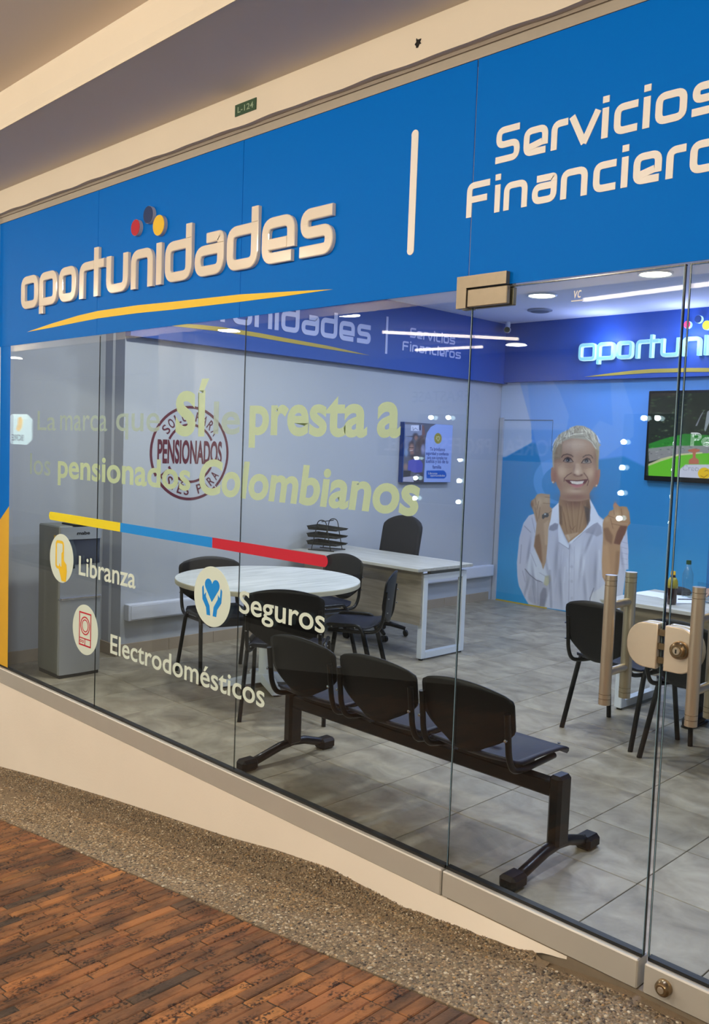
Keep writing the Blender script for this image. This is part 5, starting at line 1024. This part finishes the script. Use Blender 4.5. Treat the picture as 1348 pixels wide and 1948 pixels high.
for s, hx, hy in ((-1, -.25, -.345), (1, .16, -.375)):
    hj = [(hx, hy, .752, .024), (hx-.0, hy-.04, .748, .030, .015), (hx, hy-.075, .742, .032, .012)]; he = [(0, 1), (1, 2)]
    for q in range(4): n0 = len(hj); o_ = (q-1.5)*.019; L_ = (.055, .064, .060, .046)[q]; hj += [(hx+o_, hy-.105, .739, .009), (hx+o_*1.05, hy-.105-L_*.5, .735, .008), (hx+o_*1.05, hy-.105-L_, .722, .007)]; he += [(2, n0), (n0, n0+1), (n0+1, n0+2)]
    n0 = len(hj); hj += [(hx-s*.032, hy-.055, .742, .010), (hx-s*.05, hy-.085, .732, .008)]; he += [(1, n0), (n0, n0+1)]; skin_body('hand', hj, he, skinm, pr, 1)
for x_, y_ in ((-.12, -.74), (.11, -.50)):
    mb = MB(); mb.tube([(x_, y_+.06, .04), (x_, y_+.02, .05), (x_, y_-.06, .045), (x_, y_-.13, .032), (x_, y_-.165, .022)], [.034, .042, .043, .038, .018], 16); o = mb.build('shoe', blackmt, pr, smooth=True); bx('sole', rubber, x_-.036, x_+.036, y_-.15, y_+.08, .0, .014, o, bev=.006)

# ================================================================== ACROSS THE CORRIDOR (seen as reflections in the glass)
opp = mat('salon_wall', (206, 202, 196), .7); struct(bx('wall_corridor', opp, -26, 3, -7.65, -7.5, -1.6, 2.9)); bpy.data.objects['wall_corridor'].name = 'wall_opposite'
struct(bx('wall_opposite.001', beam_paint, -26, 3, -3.74, -3.66, 2.84, 3.22)); struct(bx('ceiling.003', ceil_white, -26, 3, -7.6, -3.74, 2.9, 2.96))
struct(bx('floor.003', mat('salon_floor', (62, 58, 54), .4), -26, 3, -7.6, -3.9, -.40, -.30)); struct(bx('wall_end', mat('corridor_end', (150, 142, 132), .7), -26.2, -26, -7.6, 3, -3.5, 3.2)); bpy.data.objects['wall_end'].name = 'wall_far'
for k, xx in enumerate((-1.0, -9.2, -15.4, -20.2)): struct(bx('wall_pier', mat('pier_paint', (120, 116, 110), .7), xx-.25, xx+.25, -3.80, -3.62, -2.6, 2.84))
struct(bx('wall_party', opp, -9.35, -9.25, -7.5, -3.92, -.3, 2.9)); bpy.data.objects['wall_party'].name = 'wall_salon'
for k, (x, y) in enumerate(SALON_LAMPS):
    t = thing('salon_downlight', ['salon downlight reflected on the band letters left of the divider', 'salon downlight reflected over the white wall above the stamp', 'salon downlight reflected on the band under the blue fascia', 'salon downlight reflected at the top left glass corner', 'salon downlight deepest inside the salon'][k], 'ceiling light', (x, y, 2.9), group='salon downlights'); MB().lathe([(.13, 0), (.13, -.012), (.11, -.015)], n=24).build('trim_ring', white_metal, t); MB().lathe([(.108, -.014), (.108, -.019), (0, -.02)], n=24).build('lens', lamp_e, t)
def tube_light(p, q, lab):
    t = thing('linear_lamp', lab, 'ceiling light', ((p[0]+q[0])/2, (p[1]+q[1])/2, 2.9-.0)); a = Vector((*p, -.06))-Vector((t.location.x, t.location.y, 0)); b = Vector((*q, -.06))-Vector((t.location.x, t.location.y, 0))
    MB().tube([tuple(a), tuple(b)], .016, 8).build('tube', tube_e, t); MB().tube([tuple(a+Vector((0, 0, .035))), tuple(b+Vector((0, 0, .035)))], .02, 6).build('housing', white_metal, t)
tube_light((-3.996, -4.162), (-1.7, -3.90), 'linear lamp whose reflection crosses the top of glass door'); tube_light((-6.875, -4.819), (-5.915, -6.002), 'linear lamp reflected across the upper blue band'); tube_light((-7.704, -6.315), (-6.728, -6.426), 'linear lamp reflected just beneath the band lettering'); tube_light((-9.713, -4.402), (-11.146, -6.10), 'diagonal linear lamp reflected above the round stamp')
def vanity(x0, x1, z0, z1, lab, nz):
    t = thing('vanity_mirror', lab, 'mirror', ((x0+x1)/2, -7.0, z0)); w = (x1-x0)/2; bx('frame', white_metal, -w-.05, w+.05, -.03, 0, -.06, z1-z0+.06, t); bx('mirror_glass', mat('mirror_glass', (150, 160, 165), .05, metal=1), -w-.04, w+.04, 0, .004, -.05, z1-z0+.05, t)
    pos = [(s*w, z) for s in (-1, 1) for z in np.linspace(.0, z1-z0-.27, nz)]+[(u, z1-z0) for u in np.linspace(-w+.23, w-.23, max(2, int((2*w-.3)/.25)))]
    for a, b in pos: o = MB().lathe([(.0, -.032), (.024, -.022), (.034, 0), (.024, .022), (.0, .032)], (0, 0, 0), 14).build('bulb', bulb_e, t, smooth=True); o.location = (a, .052, b)
vanity(-8.16, -7.40, .90, 2.01, 'bulb-framed vanity mirror reflected over the wall poster', 4); vanity(-5.07, -4.45, .87, 2.01, 'bulb-framed vanity mirror reflected beside the mural woman', 4); vanity(-3.95, -3.3, .87, 2.01, 'bulb-framed vanity mirror reflected over the wall screen', 4)
REF = lambda y: (lambda a, b, h: (a, y+h, b))
def reflected_text(body, x0, x1, z0, h, y, m, name, lab, off=.01):   # reads normally when seen from the corridor, facing the salon
    t = thing(name, lab, 'sign', ((x0+x1)/2, y, z0)); cx_ = (x0+x1)/2
    text_mesh('lettering', body, x0-cx_, x1-cx_, 0, h, lambda a, b, hh: (-a, hh, b), m, t, off=off, ref='E', d=.002)
sl_ = thing('salon_sign', 'dark salon lettering KÉRASTASE reflected above the wall poster', 'sign', (-8.15, -7.48, 2.26)); text_mesh('lettering', 'KÉRASTASE', -.60, .60, 0, .15, lambda a, b, h: (-a, h, b), mat('dark_grey_ink', (50, 48, 56), .6), sl_, ref='E'); text_mesh('lettering', 'PARIS', -.1, .1, -.11, .05, lambda a, b, h: (-a, h, b), MATS['dark_grey_ink'], sl_, ref='E')
bd = bx('salon_fascia', mat('dark_salon_band', (58, 54, 60), .6), -5.9, -3.8, -3.79, -3.775, 1.50, 1.76); tag(bd, 'dark salon window band with pale lettering reflected across the door', 'sign'); text_mesh('lettering', "L'ORÉAL PROFESSIONNEL", -5.8, -3.9, 1.55, .13, lambda a, b, h: (-9.7-a, -3.773+h, b), white_vinyl, bd, off=.01, ref='E')
lb = thing('light_box_sign', 'small lit shop sign with yellow bird reflected at the left glass edge', 'sign', (-13.30, -3.60, 1.66))
bx('box', mat('light_box_glow', (220, 240, 240), .4, emit=(225, 255, 252), es=3.6), -.34, .32, -.16, 0, -.23, .23, lb, bev=.08); MB().prism([(.14, -.04), (.24, .03), (.26, .14), (.20, .19), (.12, .17), (.10, .07), (.05, .0)], 0, .004, lambda a, b, h: (a, h+.001, b)).build('bird', mat('lit_bird', (250, 210, 30), .4, emit=(250, 200, 20), es=4), lb); text_mesh('lettering', 'BORE', -.30, .08, -.17, .09, lambda a, b, h: (-a, h+.003, b), mat('green_ink', (30, 110, 90), .5), lb, off=.02, ref='E')
lampm = glass_mat('opal_glass', (.97, .94, .88), rough=.3)  # globe fixtures invented to carry the added corridor lamps
CL = ['rightmost added opal globe lamp of the corridor row', 'added opal globe lamp closest to the photographer, above', 'added opal globe lamp in front of the glass door', 'added opal globe lamp in front of the round logo stamp', 'added opal globe lamp beyond the left shop pillar', 'farthest added opal globe lamp down the corridor']
for k, p in enumerate(ADDED_CORRIDOR_LAMPS): t = thing('added_lamp_globe', CL[k], 'ceiling light', (p[0], p[1], 3.10), group='added corridor lamps'); MB().lathe([(.0, -.20), (.06, -.19), (.10, -.16), (.11, -.13), (.10, -.10), (.06, -.07), (.0, -.06)], n=24).build('opal_globe', lampm, t, smooth=True); MB().lathe([(.05, .11), (.05, .09), (.02, .06), (.02, -.03), (.03, -.06)], n=20).build('ceiling_rose', white_metal, t, auto=40)
